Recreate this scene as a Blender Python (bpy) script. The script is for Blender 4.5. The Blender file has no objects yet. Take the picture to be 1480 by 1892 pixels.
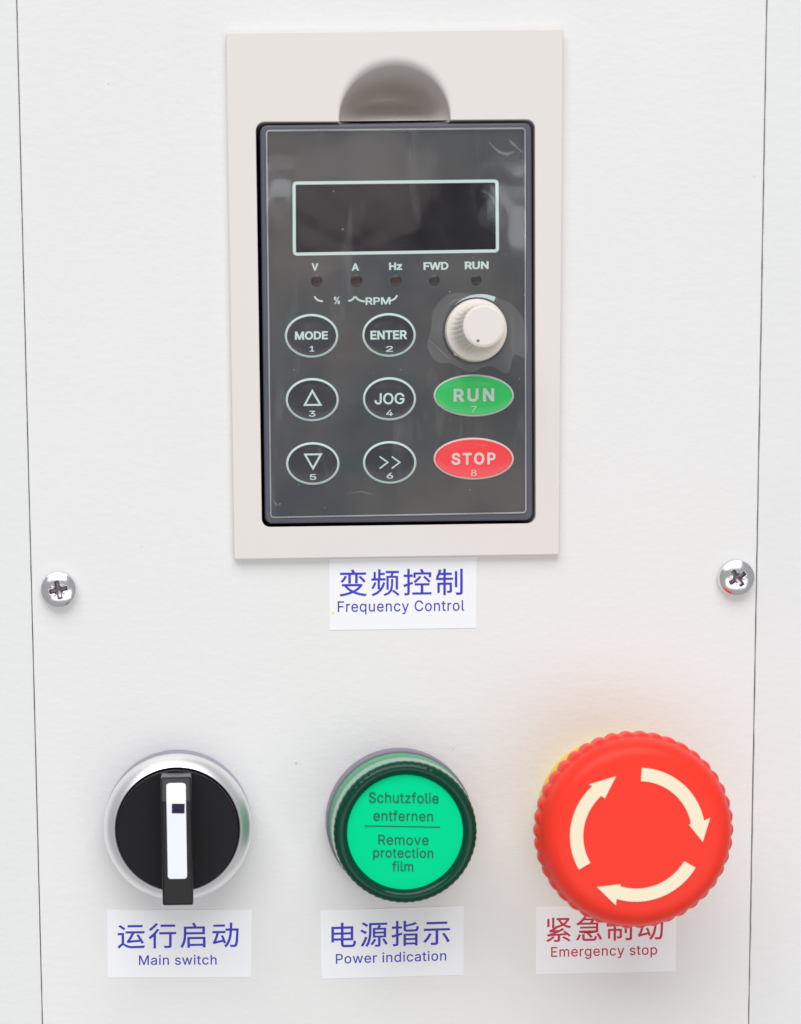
import bpy, bmesh, json, math, random
from mathutils import Vector, Matrix, noise
from mathutils.geometry import tessellate_polygon, delaunay_2d_cdt

random.seed(7)
MM = 0.001
sc = bpy.context.scene
col = sc.collection

# ------------------------------------------------------------------ camera
FPX, PX, PY = 4700.0, 383.0, 1612.0          # focal length and principal point in photo pixels
DIST = 0.516                                  # metres from the lens to the panel
TH = math.atan(722.0 / 4700.0)                # the camera looks slightly down
PHI = math.atan(0.0150)                       # slight roll
cd = Vector((0, math.cos(TH), -math.sin(TH)))
up0 = Vector((0, math.sin(TH), math.cos(TH)))
ri0 = Vector((1, 0, 0))
cr = math.cos(PHI) * ri0 - math.sin(PHI) * up0
cu = math.sin(PHI) * ri0 + math.cos(PHI) * up0
C = Vector((0, -DIST, 0))
cam_d = bpy.data.cameras.new('camera')
cam = bpy.data.objects.new('camera', cam_d)
col.objects.link(cam)
M = Matrix.Identity(4)
for i in range(3):
    M[i][0], M[i][1], M[i][2], M[i][3] = cr[i], cu[i], -cd[i], C[i]
cam.matrix_world = M
cam_d.sensor_fit = 'VERTICAL'
cam_d.sensor_height = 36.0
cam_d.sensor_width = 28.16
cam_d.lens = 36.0 * FPX / 1892.0
cam_d.shift_x = (740.0 - PX) / 1892.0
cam_d.shift_y = (PY - 946.0) / 1892.0
cam_d.dof.use_dof = True
cam_d.dof.focus_distance = 0.522
cam_d.dof.aperture_fstop = 22.0
cam_d.clip_start = 0.01
cam_d.clip_end = 50.0
sc.camera = cam

# ------------------------------------------------------------------ world and light
w = bpy.data.worlds.new("World")
sc.world = w
w.use_nodes = True
bg = w.node_tree.nodes['Background']
bg.inputs['Color'].default_value = (0.95, 0.975, 1.0, 1)
bg.inputs['Strength'].default_value = 0.43


def area(name, loc, target, sx, sy, power, color=(1, 1, 1)):
    l = bpy.data.lights.new(name, 'AREA')
    l.shape = 'RECTANGLE'
    l.size, l.size_y = sx, sy
    l.energy = power
    l.color = color
    o = bpy.data.objects.new(name, l)
    col.objects.link(o)
    o.location = loc
    o.rotation_euler = (Vector(target) - Vector(loc)).to_track_quat('-Z', 'Y').to_euler()
    return o


area('ceiling_light', (-0.35, -2.3, 2.9), (0.04, 0, 0), 4.0, 2.8, 124, (1.0, 0.995, 0.985))
area('low_front_fill', (0.35, -2.0, -0.7), (0.04, 0, 0), 2.6, 1.2, 13, (1.0, 0.96, 0.90))  # added fill lamp standing in for light bounced off the floor


def far_light(name, u0, v0, u1, v1, depth, radiance, color=(1, 1, 1)):
    """an added distant lamp, out of view, whose mirror image in the keypad film falls on these pixels"""
    k = depth / DIST
    def hit(u, v):
        d = cd * FPX + cr * (u - PX) - cu * (v - PY)
        p = C + d * (DIST / d.y)
        return Vector((p.x * (1 + k), -depth, p.z * (1 + k)))
    a, b = hit(u0, v0), hit(u1, v1)
    sx_, sy_ = abs(b.x - a.x), abs(b.z - a.z)
    c = (a + b) / 2
    area(name, c, (c.x / (1 + k), 0, c.z / (1 + k)), sx_, sy_, radiance * math.pi * sx_ * sy_, color)


far_light('film_patch_light', 450, 300, 535, 400, 2.2, 9, (0.9, 0.95, 1.0))  # this lamp and the next are added for bright patches in the film
far_light('film_patch_light', 930, 345, 1010, 440, 2.2, 9, (0.9, 0.95, 1.0))
far_light('display_patch_light', 560, 225, 785, 455, 2.6, 1.5, (1.0, 0.82, 0.76))  # added only for the dim reflection over the display's left part

sc.view_settings.view_transform = 'Standard'
sc.view_settings.look = 'None'
sc.view_settings.exposure = 0.0
sc.view_settings.gamma = 1.0
sc.cycles.max_bounces = 8
sc.cycles.diffuse_bounces = 5
sc.cycles.transparent_max_bounces = 12


# ------------------------------------------------------------------ helpers
def at(u, v, h=0.0):
    """Photo pixel -> point h millimetres in front of the panel."""
    d = cd * FPX + cr * (u - PX) - cu * (v - PY)
    t = (-h * MM - C.y) / d.y
    return C + d * t


def pxmm(u, v, h=0.0):
    """millimetres per photo pixel near a place"""
    return (at(u + 1, v, h) - at(u, v, h)).length / MM


def lin(r, g, b):
    f = lambda c: (c / 255 / 12.92) if c / 255 <= 0.04045 else ((c / 255 + 0.055) / 1.055) ** 2.4
    return (f(r), f(g), f(b), 1)


def material(name, color, rough=0.5, metal=0.0, coat=0.0, spec=0.5, coat_rough=0.1, bump=None,
             mottling=None, transmission=0.0, ior=1.45, sss=0.0, sss_col=None):
    m = bpy.data.materials.new(name)
    m.use_nodes = True
    nt = m.node_tree
    b = nt.nodes['Principled BSDF']
    b.inputs['Base Color'].default_value = color
    b.inputs['Roughness'].default_value = rough
    b.inputs['Metallic'].default_value = metal
    b.inputs['Coat Weight'].default_value = coat
    b.inputs['Coat Roughness'].default_value = coat_rough
    b.inputs['Specular IOR Level'].default_value = spec
    b.inputs['Transmission Weight'].default_value = transmission
    b.inputs['IOR'].default_value = ior
    if sss:
        b.inputs['Subsurface Weight'].default_value = sss
        b.inputs['Subsurface Radius'].default_value = sss_col or (1, .3, .2)
        b.inputs['Subsurface Scale'].default_value = 0.002
    tc = nt.nodes.new('ShaderNodeTexCoord')
    if bump:                                  # list of (scale, distance, stretch)
        prev = None
        for sc_, dist, st in bump:
            mp = nt.nodes.new('ShaderNodeMapping')
            mp.inputs['Scale'].default_value = st
            nz = nt.nodes.new('ShaderNodeTexNoise')
            nz.inputs['Scale'].default_value = sc_
            nz.inputs['Detail'].default_value = 3
            bp = nt.nodes.new('ShaderNodeBump')
            bp.inputs['Distance'].default_value = dist
            bp.inputs['Strength'].default_value = 1.0
            nt.links.new(tc.outputs['Object'], mp.inputs['Vector'])
            nt.links.new(mp.outputs['Vector'], nz.inputs['Vector'])
            nt.links.new(nz.outputs['Fac'], bp.inputs['Height'])
            if prev:
                nt.links.new(prev.outputs['Normal'], bp.inputs['Normal'])
            prev = bp
        nt.links.new(prev.outputs['Normal'], b.inputs['Normal'])
    if mottling:                                # (scale, second colour, low, high)
        s, c2, lo, hi = mottling
        nz = nt.nodes.new('ShaderNodeTexNoise')
        nz.inputs['Scale'].default_value = s
        nz.inputs['Detail'].default_value = 5
        rp = nt.nodes.new('ShaderNodeValToRGB')
        rp.color_ramp.elements[0].position = lo
        rp.color_ramp.elements[1].position = hi
        rp.color_ramp.elements[0].color = color
        rp.color_ramp.elements[1].color = c2
        nt.links.new(tc.outputs['Object'], nz.inputs['Vector'])
        nt.links.new(nz.outputs['Fac'], rp.inputs['Fac'])
        nt.links.new(rp.outputs['Color'], b.inputs['Base Color'])
    return m


# origin (world) of every object made, so that parts can be placed under their thing
ORG = {}


def props(o, label=None, cat=None, group=None, kind=None):
    if label: o['label'] = label
    if cat: o['category'] = cat
    if group: o['group'] = group
    if kind: o['kind'] = kind
    return o


def thing(name, loc, label, cat, group=None):
    o = bpy.data.objects.new(name, None)
    o.empty_display_size = 0.005
    col.objects.link(o)
    o.location = loc
    ORG[o.name] = Vector(loc)
    return props(o, label, cat, group)


def mesh(name, verts, faces, mat, parent=None, smooth=True, sharp=38):
    """one mesh object; verts are world points"""
    verts = [Vector(v) for v in verts]
    if parent:
        org = ORG[parent.name]
    else:
        org = sum(verts, Vector()) / len(verts)
    me = bpy.data.meshes.new(name)
    me.from_pydata([tuple(v - org) for v in verts], [], faces)
    bm = bmesh.new()
    bm.from_mesh(me)
    bmesh.ops.remove_doubles(bm, verts=bm.verts, dist=1e-7)
    bmesh.ops.recalc_face_normals(bm, faces=bm.faces)
    bm.to_mesh(me)
    bm.free()
    for p in me.polygons:
        p.use_smooth = smooth
    if smooth:
        me.set_sharp_from_angle(angle=math.radians(sharp))
        for p in me.polygons:                  # level faces stay flat
            if abs(p.normal.y) > 0.99999: p.use_smooth = False
    me.materials.append(mat)
    o = bpy.data.objects.new(name, me)
    col.objects.link(o)
    if parent:
        o.parent = parent
    else:
        o.location = org
    ORG[o.name] = org
    return o


def P(x, z, h):
    """panel x, z in metres and height in mm"""
    return Vector((x, -h * MM, z))


def lathe(c, prof, seg=96, ripple=None, closed_top=True):
    """revolve (radius mm, height mm[, ripple amount mm]) about the axis through c; returns verts, faces"""
    vs, fs = [], []
    n = len(prof)
    for pr in prof:
        r, h = pr[0], pr[1]
        a_ = pr[2] if len(pr) > 2 else 0.0
        for i in range(seg):
            t = 2 * math.pi * i / seg
            rr = r + (a_ * ripple(t) if ripple else 0.0)
            vs.append(P(c.x + rr * MM * math.cos(t), c.z + rr * MM * math.sin(t), h))
    for k in range(n - 1):
        for i in range(seg):
            j = (i + 1) % seg
            fs.append((k * seg + i, k * seg + j, (k + 1) * seg + j, (k + 1) * seg + i))
    if closed_top:
        fs.append(tuple((n - 1) * seg + i for i in range(seg)))
    return vs, fs


def arc(cx, cy, r, a0, a1, n=6):
    """points (radius, height) of a fillet"""
    out = []
    for i in range(n + 1):
        a = math.radians(a0 + (a1 - a0) * i / n)
        out.append((cx + r * math.cos(a), cy + r * math.sin(a)))
    return out


def rounded_quad(pts, r, n=7):
    """rounded outline through four points (x, z); r in metres"""
    out = []
    m = len(pts)
    for i in range(m):
        p0, p1, p2 = Vector(pts[i - 1]), Vector(pts[i]), Vector(pts[(i + 1) % m])
        a = (p0 - p1).normalized()
        b = (p2 - p1).normalized()
        ang = a.angle(b)
        d = r / math.tan(ang / 2)
        c = p1 + (a + b).normalized() * (r / math.sin(ang / 2))
        s = (p1 + a * d) - c
        e = (p1 + b * d) - c
        a0 = math.atan2(s.y, s.x)
        a1 = math.atan2(e.y, e.x)
        while a1 - a0 > math.pi: a1 -= 2 * math.pi
        while a1 - a0 < -math.pi: a1 += 2 * math.pi
        for k in range(n + 1):
            t = a0 + (a1 - a0) * k / n
            out.append((c.x + r * math.cos(t), c.y + r * math.sin(t)))
    return out


def quad_px(pxs, h):
    return [(at(u, v, h).x, at(u, v, h).z) for u, v in pxs]


def ccw(l):
    a = sum(l[i - 1][0] * l[i][1] - l[i][0] * l[i - 1][1] for i in range(len(l)))
    return l if a > 0 else l[::-1]


def offset(loop, ds):
    """move every point of a ccw loop outwards by ds[i] metres"""
    n = len(loop)
    out = []
    for i in range(n):
        p0, p1, p2 = Vector(loop[i - 1]), Vector(loop[i]), Vector(loop[(i + 1) % n])
        e1 = (p1 - p0)
        e2 = (p2 - p1)
        if e1.length < 1e-9: e1 = e2
        if e2.length < 1e-9: e2 = e1
        e1 = e1.normalized()
        e2 = e2.normalized()
        t = (e1 + e2).normalized()
        nrm = Vector((t.y, -t.x))
        k = max(0.5, nrm.dot(Vector((e1.y, -e1.x))))
        q = p1 + nrm * ds[i] / k
        out.append((q.x, q.y))
    return out


def plate(outer, hole, hf, hb, fo=0.2, fh=0.2, steps=4, back=False):
    """plate between heights hf (front) and hb, rounded front edges; fo and fh in mm (number or list)"""
    vs, fs = [], []
    loops = []

    def side(loop, f, sign):
        f = f if isinstance(f, list) else [f] * len(loop)
        L = []
        for k in range(steps + 1):
            a = math.pi / 2 * k / steps
            pts = offset(loop, [sign * x * MM * (1 - math.sin(a)) for x in f])
            L.append([(p[0], p[1], hf - x * (1 - math.cos(a))) for p, x in zip(pts, f)])
        L.append([(p[0], p[1], hb) for p in loop])
        idx = []
        for l in L:
            base = len(vs)
            vs.extend(P(*p) for p in l)
            idx.append(list(range(base, base + len(l))))
        for k in range(len(idx) - 1):
            n = len(idx[k])
            for i in range(n):
                j = (i + 1) % n
                fs.append((idx[k][i], idx[k][j], idx[k + 1][j], idx[k + 1][i]))
        return L[0], idx[0], idx[-1]
    outer = ccw(outer)
    f1, i1, b1 = side(outer, fo, -1)
    polys = [[Vector((p[0], p[1], 0)) for p in f1]]
    ids = list(i1)
    if hole:
        hole = ccw(hole)
        f2, i2, b2 = side(hole, fh, +1)
        polys.append([Vector((p[0], p[1], 0)) for p in f2][::-1])
        ids += i2[::-1]
    for t in tessellate_polygon(polys):
        fs.append(tuple(ids[i] for i in t))
    if back and not hole:
        fs.append(tuple(b1))
    return vs, fs


# outlines of the plain grotesque letters printed on labels and keys: advance and closed polygons, in 1/1000 em
GLYPHS = json.loads(
    '{" ":[280,[]],"%":[676,[[175,283,160,284,146,286,132,291,121,297,110,305,101,314,93,324,86,335,81,347,78,360,75,373,75,388,75,412,76,426,78,440,81,452,87,464,93,476,101,486,110,495,121,503,133,509,146,513,160,516,175,517,191,516,206,513,219,509,230,503,241,495,250,486,258,476,264,464,269,452,273,440,275,426,276,412,276,388,275,373,273,360,269,347,264,335,257,324,250,314,241,305,230,297,218,291,205,286,191,284],[175,327,188,329,198,332,206,338,212,346,217,355,221,365,223,376,223,388,223,412,223,424,221,435,217,445,213,454,206,462,198,468,188,471,175,473,164,471,153,468,145,462,138,454,133,445,130,435,128,424,127,412,127,388,128,376,130,365,133,355,138,346,145,338,153,332,163,329],[501,-10,486,-9,471,-6,458,-2,446,5,436,12,426,21,419,31,412,43,407,55,403,68,401,81,400,95,400,120,401,134,403,147,407,160,412,172,419,184,427,194,436,203,447,210,458,217,471,221,486,224,501,225,517,224,531,221,544,217,556,210,566,203,576,194,583,184,590,172,595,160,598,147,600,134,601,120,601,95,600,81,598,68,594,55,589,43,583,31,575,21,566,12,555,5,544,-2,531,-6,517,-9],[501,35,513,36,523,39,531,45,538,53,543,62,546,73,548,84,549,95,549,120,548,131,546,142,543,153,538,162,532,170,524,176,513,179,501,180,489,179,479,176,471,170,464,162,459,153,456,142,453,131,453,120,453,95,453,84,455,73,459,62,464,53,470,45,479,39,489,36],[132,0,482,509,540,509,191,0]]],"1":[453,[[76,0,76,55,391,55,391,0],[276,509,276,0,212,0,212,448,209,448,86,358,86,427,198,509]]],"2":[453,[[64,0,64,47,234,229,248,243,261,257,272,270,282,282,291,294,299,305,305,316,311,327,315,337,318,348,320,360,320,371,319,385,317,397,313,408,308,419,301,428,293,436,283,443,273,449,262,454,250,457,237,459,224,460,209,459,196,457,184,453,172,447,162,441,153,433,145,424,139,413,134,402,130,390,128,376,127,362,66,362,67,384,71,405,77,424,86,442,98,459,111,473,126,486,143,496,162,505,182,511,203,514,225,516,247,514,268,511,288,505,306,497,323,486,337,474,350,461,361,445,370,428,376,411,380,392,381,372,380,358,378,345,375,331,371,318,365,304,357,290,347,275,336,259,322,241,306,223,288,202,267,180,153,60,153,57,389,57,389,0]]],"3":[453,[[218,-7,195,-6,173,-3,152,2,133,10,114,19,98,30,83,43,70,57,60,74,52,91,46,111,44,132,109,132,111,119,115,107,120,97,126,87,134,78,144,71,154,64,165,59,178,55,191,52,204,50,219,50,234,51,248,53,262,56,275,61,287,67,297,74,307,83,315,93,321,104,325,116,328,130,329,145,328,158,326,172,322,184,316,196,308,207,299,217,288,226,275,234,260,240,242,244,223,247,201,248,157,248,157,299,288,448,288,452,70,452,70,509,372,509,372,461,211,278,211,289,239,290,264,288,287,284,308,276,327,265,344,253,359,239,371,222,381,205,387,186,392,166,393,145,392,123,387,103,380,84,370,66,358,50,344,36,327,23,309,12,288,4,266,-2,243,-6]]],"4":[453,[[40,105,40,158,247,509,311,509,109,166,109,163,413,163,413,105],[282,0,282,121,282,146,282,318,343,318,343,0]]],"5":[453,[[221,-7,199,-6,178,-2,159,3,140,11,123,21,108,32,94,45,83,60,73,76,66,93,62,111,60,130,122,130,124,119,127,108,132,98,138,89,145,80,154,73,163,66,173,60,184,56,196,52,208,50,221,50,236,51,250,53,264,58,276,64,288,72,298,82,307,92,314,104,320,117,324,131,327,146,328,162,327,178,324,193,320,208,314,221,306,233,297,244,286,254,275,262,262,269,248,273,233,276,218,277,205,276,192,275,180,272,167,268,156,264,145,258,136,252,128,246,67,253,96,509,366,509,366,452,151,452,134,301,136,301,145,308,155,315,166,320,178,325,190,329,203,331,216,333,229,334,247,333,263,330,279,326,294,321,308,314,321,306,334,296,345,285,355,273,364,260,372,246,379,231,384,215,388,199,390,181,391,163,390,139,385,117,379,95,369,76,357,57,343,41,327,27,309,15,289,6,268,-1,245,-5]]],"6":[453,[[226,-7,203,-5,182,-1,161,5,142,15,125,26,109,40,96,56,84,74,75,94,69,115,65,138,64,162,65,180,68,199,73,219,80,239,89,261,102,285,118,311,137,340,252,509,322,509,151,261,145,261,149,268,154,275,159,281,165,288,172,293,179,299,187,303,196,307,205,310,214,312,224,314,235,314,257,313,278,309,298,303,316,295,332,284,346,271,359,257,370,240,378,221,384,201,388,180,389,157,388,134,384,'
    '112,377,92,368,73,356,55,343,39,327,26,310,14,291,5,271,-2,249,-6],[226,48,241,49,254,52,267,56,279,63,289,70,299,79,307,90,314,101,320,114,324,128,327,142,327,157,327,173,324,187,320,201,314,213,307,225,299,235,289,244,279,251,267,258,254,262,241,264,226,265,212,264,198,262,186,258,174,252,163,244,153,235,145,225,138,214,132,201,128,188,126,174,125,158,126,143,128,128,132,114,138,102,145,90,153,79,163,70,174,63,186,56,198,52,212,49]]],"7":[453,[[97,0,323,448,323,452,62,452,62,509,391,509,391,449,165,0]]],"8":[453,[[226,-7,201,-6,178,-2,156,3,136,11,117,21,101,33,86,47,74,62,64,78,57,96,53,115,52,135,53,151,55,166,59,181,65,195,72,208,81,220,90,231,101,241,113,249,125,256,139,261,153,265,153,267,135,273,119,282,105,293,93,308,83,324,76,342,72,360,70,380,72,399,75,417,82,434,90,450,101,464,114,477,129,488,146,498,164,506,184,511,204,514,226,516,248,514,269,511,288,506,306,498,323,488,337,477,350,464,361,450,370,434,377,417,380,399,382,380,380,361,376,342,369,324,359,308,347,293,333,282,318,273,300,267,300,265,314,261,327,256,339,249,351,241,362,231,372,220,380,208,387,195,393,181,397,166,400,151,401,135,399,115,395,96,388,78,378,62,366,47,352,33,335,21,317,11,296,3,275,-2,251,-6],[226,49,243,50,258,52,272,55,285,60,296,66,307,74,315,82,323,91,329,102,333,113,336,126,337,139,336,152,333,165,329,177,322,189,314,199,305,208,295,216,283,223,270,228,256,232,242,234,226,235,211,234,196,232,182,228,169,223,157,216,147,208,138,199,130,189,123,177,119,165,116,152,115,139,116,126,119,113,123,102,129,91,136,82,145,74,156,66,167,60,180,55,195,52,210,50],[226,290,239,290,252,292,263,296,274,300,284,306,293,313,300,321,307,330,312,341,316,351,318,363,319,376,318,388,316,399,313,410,308,420,301,429,294,437,285,444,275,449,264,454,252,457,240,459,226,460,213,459,200,457,188,454,177,449,167,444,159,437,151,429,145,420,139,410,136,399,134,388,133,376,134,363,136,351,139,341,145,330,151,321,159,313,168,306,178,300,189,296,201,292,213,290]]],"A":[480,[[16,0,201,509,276,509,463,0,395,0,287,302,282,317,276,334,270,352,264,372,257,394,250,420,241,447,232,478,245,478,236,447,228,419,220,393,213,371,206,351,201,333,195,317,191,302,85,0],[110,142,110,199,370,199,370,142]]],"C":[510,[[267,-7,235,-5,205,1,177,11,150,25,126,42,104,63,86,88,70,115,57,146,48,179,42,215,40,254,42,293,48,329,57,362,70,393,86,421,104,445,126,466,150,484,177,498,205,508,235,514,267,516,286,515,305,513,323,509,340,504,357,498,373,490,388,481,402,471,415,460,427,447,438,433,448,418,456,402,463,385,469,367,473,348,408,348,405,361,401,373,395,384,389,395,382,404,375,413,366,421,357,428,348,435,337,440,327,445,315,449,304,452,292,454,280,455,267,456,245,454,223,450,203,443,184,432,166,419,150,403,137,385,125,364,116,340,109,314,105,285,103,254,105,223,109,194,116,168,125,145,137,123,151,105,166,89,184,76,203,66,223,59,245,54,267,53,280,53,292,55,304,57,315,60,327,64,337,69,348,74,357,81,366,88,375,96,382,105,389,114,395,125,401,136,405,148,408,160,473,160,469,142,463,124,457,107,448,91,438,76,428,62,416,49,402,38,388,28,373,19,357,11,341,5,323,0,305,-4,286,-6]]],"D":[502,[[219,0,96,0,96,57,215,57,244,58,272,63,296,70,318,81,337,94,354,110,368,128,379,149,388,172,394,198,398,226,399,255,398,285,394,312,388,337,379,361,368,381,354,399,338,415,320,428,299,438,275,446,249,450,221,452,93,452,93,509,225,509,261,507,294,501,325,492,353,478,377,461,399,441,418,418,433,391,446,361,455,329,460,293,462,255,460,217,455,181,446,149,433,119,417,92,398,68,376,48,351,31,322,17,291,8,256,2],[125,509,125,0,60,0,60,509]]],"E":[419,[[60,0,60,509,372,509,372,452,125,452,125,286,355,286,355,229,125,229,125,57,375,57,375,0]]],"F":[410,[[60,0,60,509,369,509,369,452,125,452,125,278,346,278,346,221,125,221,125,0]]],"G":[520,[[269,-7,236,-5,205,1,176,11,149,25,125,43,104,64,85,88,69,116,57,146,47,179,42,215,40,254,42,293,47,329,57,362,69,393,85,421,103,445,125,466,149,484,175,498,203,508,233,514,265,516,285,515,304,513,322,509,340,504,358,497,374,489,389,480,403,469,416,458,429,445,439,431,449,416,458,401,465,'
    '384,470,367,474,349,408,349,404,361,399,372,393,383,387,393,380,403,373,411,365,420,356,427,347,434,337,439,326,444,315,448,304,452,291,454,279,455,265,456,243,454,222,450,202,443,183,432,166,419,150,404,137,385,125,364,116,340,109,314,105,285,103,254,105,223,109,194,116,168,125,145,137,124,151,105,166,90,184,76,203,66,224,59,246,54,269,53,290,54,309,57,328,63,345,71,360,81,374,93,386,107,396,123,404,141,410,160,414,180,415,202,434,199,283,199,283,256,478,256,478,200,476,170,471,141,463,115,451,91,436,69,419,50,399,33,377,19,352,8,326,0,298,-5]]],"H":[517,[[60,0,60,509,125,509,125,289,392,289,392,509,457,509,457,0,392,0,392,232,125,232,125,0]]],"J":[396,[[185,-7,153,-4,124,3,98,15,75,33,57,55,44,81,36,111,33,145,33,173,98,173,98,145,99,123,104,104,111,88,122,74,134,64,149,56,166,51,185,50,204,51,220,56,235,64,248,74,258,88,266,104,270,123,272,145,272,509,336,509,336,145,334,111,326,81,313,55,294,33,271,15,246,3,217,-4]]],"M":[628,[[60,0,60,509,152,509,277,187,287,159,299,123,311,84,322,49,307,49,318,83,330,121,342,158,352,187,476,509,568,509,568,0,504,0,504,291,504,327,505,369,506,413,507,457,513,457,509,445,505,433,502,421,498,409,482,363,467,322,456,291,342,0,286,0,170,291,159,321,145,361,129,408,112,457,119,457,120,416,121,372,122,328,122,291,122,0]]],"N":[523,[[60,0,60,509,136,509,343,183,347,176,352,169,357,160,363,151,369,141,375,130,381,119,388,107,394,94,401,82,407,68,414,55,405,54,403,68,402,81,401,95,401,108,400,121,400,134,399,146,399,157,399,195,399,509,463,509,463,0,387,0,202,290,177,331,171,342,164,354,156,367,148,381,108,452,119,454,122,384,124,328,125,291,125,0]]],"O":[533,[[267,-7,235,-5,205,1,177,11,150,25,126,42,105,63,86,88,70,115,57,146,48,179,42,215,40,254,42,293,48,329,57,362,70,393,86,421,105,445,126,466,150,484,177,498,205,508,235,514,267,516,299,514,329,508,357,498,384,484,408,466,429,445,448,421,464,393,477,362,486,329,491,293,493,254,491,215,486,179,477,146,464,115,448,88,429,63,408,42,384,25,357,11,329,1,299,-5],[267,53,289,54,310,59,330,66,349,76,367,89,383,105,396,123,408,144,418,168,425,194,429,223,430,254,429,286,425,314,418,341,408,365,396,386,383,404,367,420,349,433,330,443,310,450,289,454,267,456,245,454,223,450,203,443,184,433,167,420,151,404,137,385,125,364,116,340,109,314,105,285,103,254,105,223,109,194,116,168,125,144,137,123,151,105,167,89,184,76,203,66,223,59,245,54]]],"P":[445,[[60,0,60,509,235,509,263,507,289,503,312,497,332,487,350,476,366,462,379,447,390,430,398,411,404,391,407,370,409,348,407,325,404,304,398,284,390,265,379,248,366,233,350,219,332,207,312,198,289,191,263,187,235,186,109,186,109,242,233,242,252,243,269,246,284,250,297,256,308,264,318,272,327,282,333,294,338,306,342,319,344,333,344,348,344,362,342,376,338,389,333,402,326,413,318,423,308,431,297,439,284,444,268,449,251,451,232,452,125,452,125,0]]],"R":[449,[[60,0,60,509,236,509,264,507,290,504,313,497,333,489,351,478,367,465,380,450,390,433,399,415,405,395,408,374,409,352,408,330,405,309,399,290,390,271,380,255,367,240,351,228,333,217,312,209,289,203,264,199,236,198,96,198,96,255,234,255,252,256,269,258,284,262,298,267,309,273,319,281,327,290,334,300,339,312,342,324,344,338,345,352,344,367,342,380,339,393,334,405,327,415,319,425,309,433,298,440,284,445,269,449,252,451,233,452,125,452,125,0],[353,0,230,229,303,229,428,0]]],"S":[447,[[224,-9,197,-8,172,-4,149,1,128,9,108,19,91,31,76,45,64,60,54,77,46,96,41,115,38,137,104,137,107,123,110,110,116,98,123,88,132,79,142,71,154,64,166,59,180,55,194,52,209,50,224,49,241,50,257,52,272,55,286,60,299,66,311,74,321,82,329,92,336,102,341,114,345,126,346,139,345,151,342,161,338,171,332,179,325,186,316,193,307,199,296,205,284,209,272,214,259,218,245,222,184,239,154,249,128,260,105,274,86,289,71,307,60,326,54,348,52,372,53,393,58,413,65,431,75,448,87,463,102,476,119,488,138,498,158,506,180,511,203,514,227,516,252,514,275,511,296,505,316,498,334,488,351,476,365,463,377,449,387,433,394,415,399,397,401,378,337,378,334,396,326,412,316,426,302,437,286,447,267,453,247,457,225,459,209,458,1'
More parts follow.
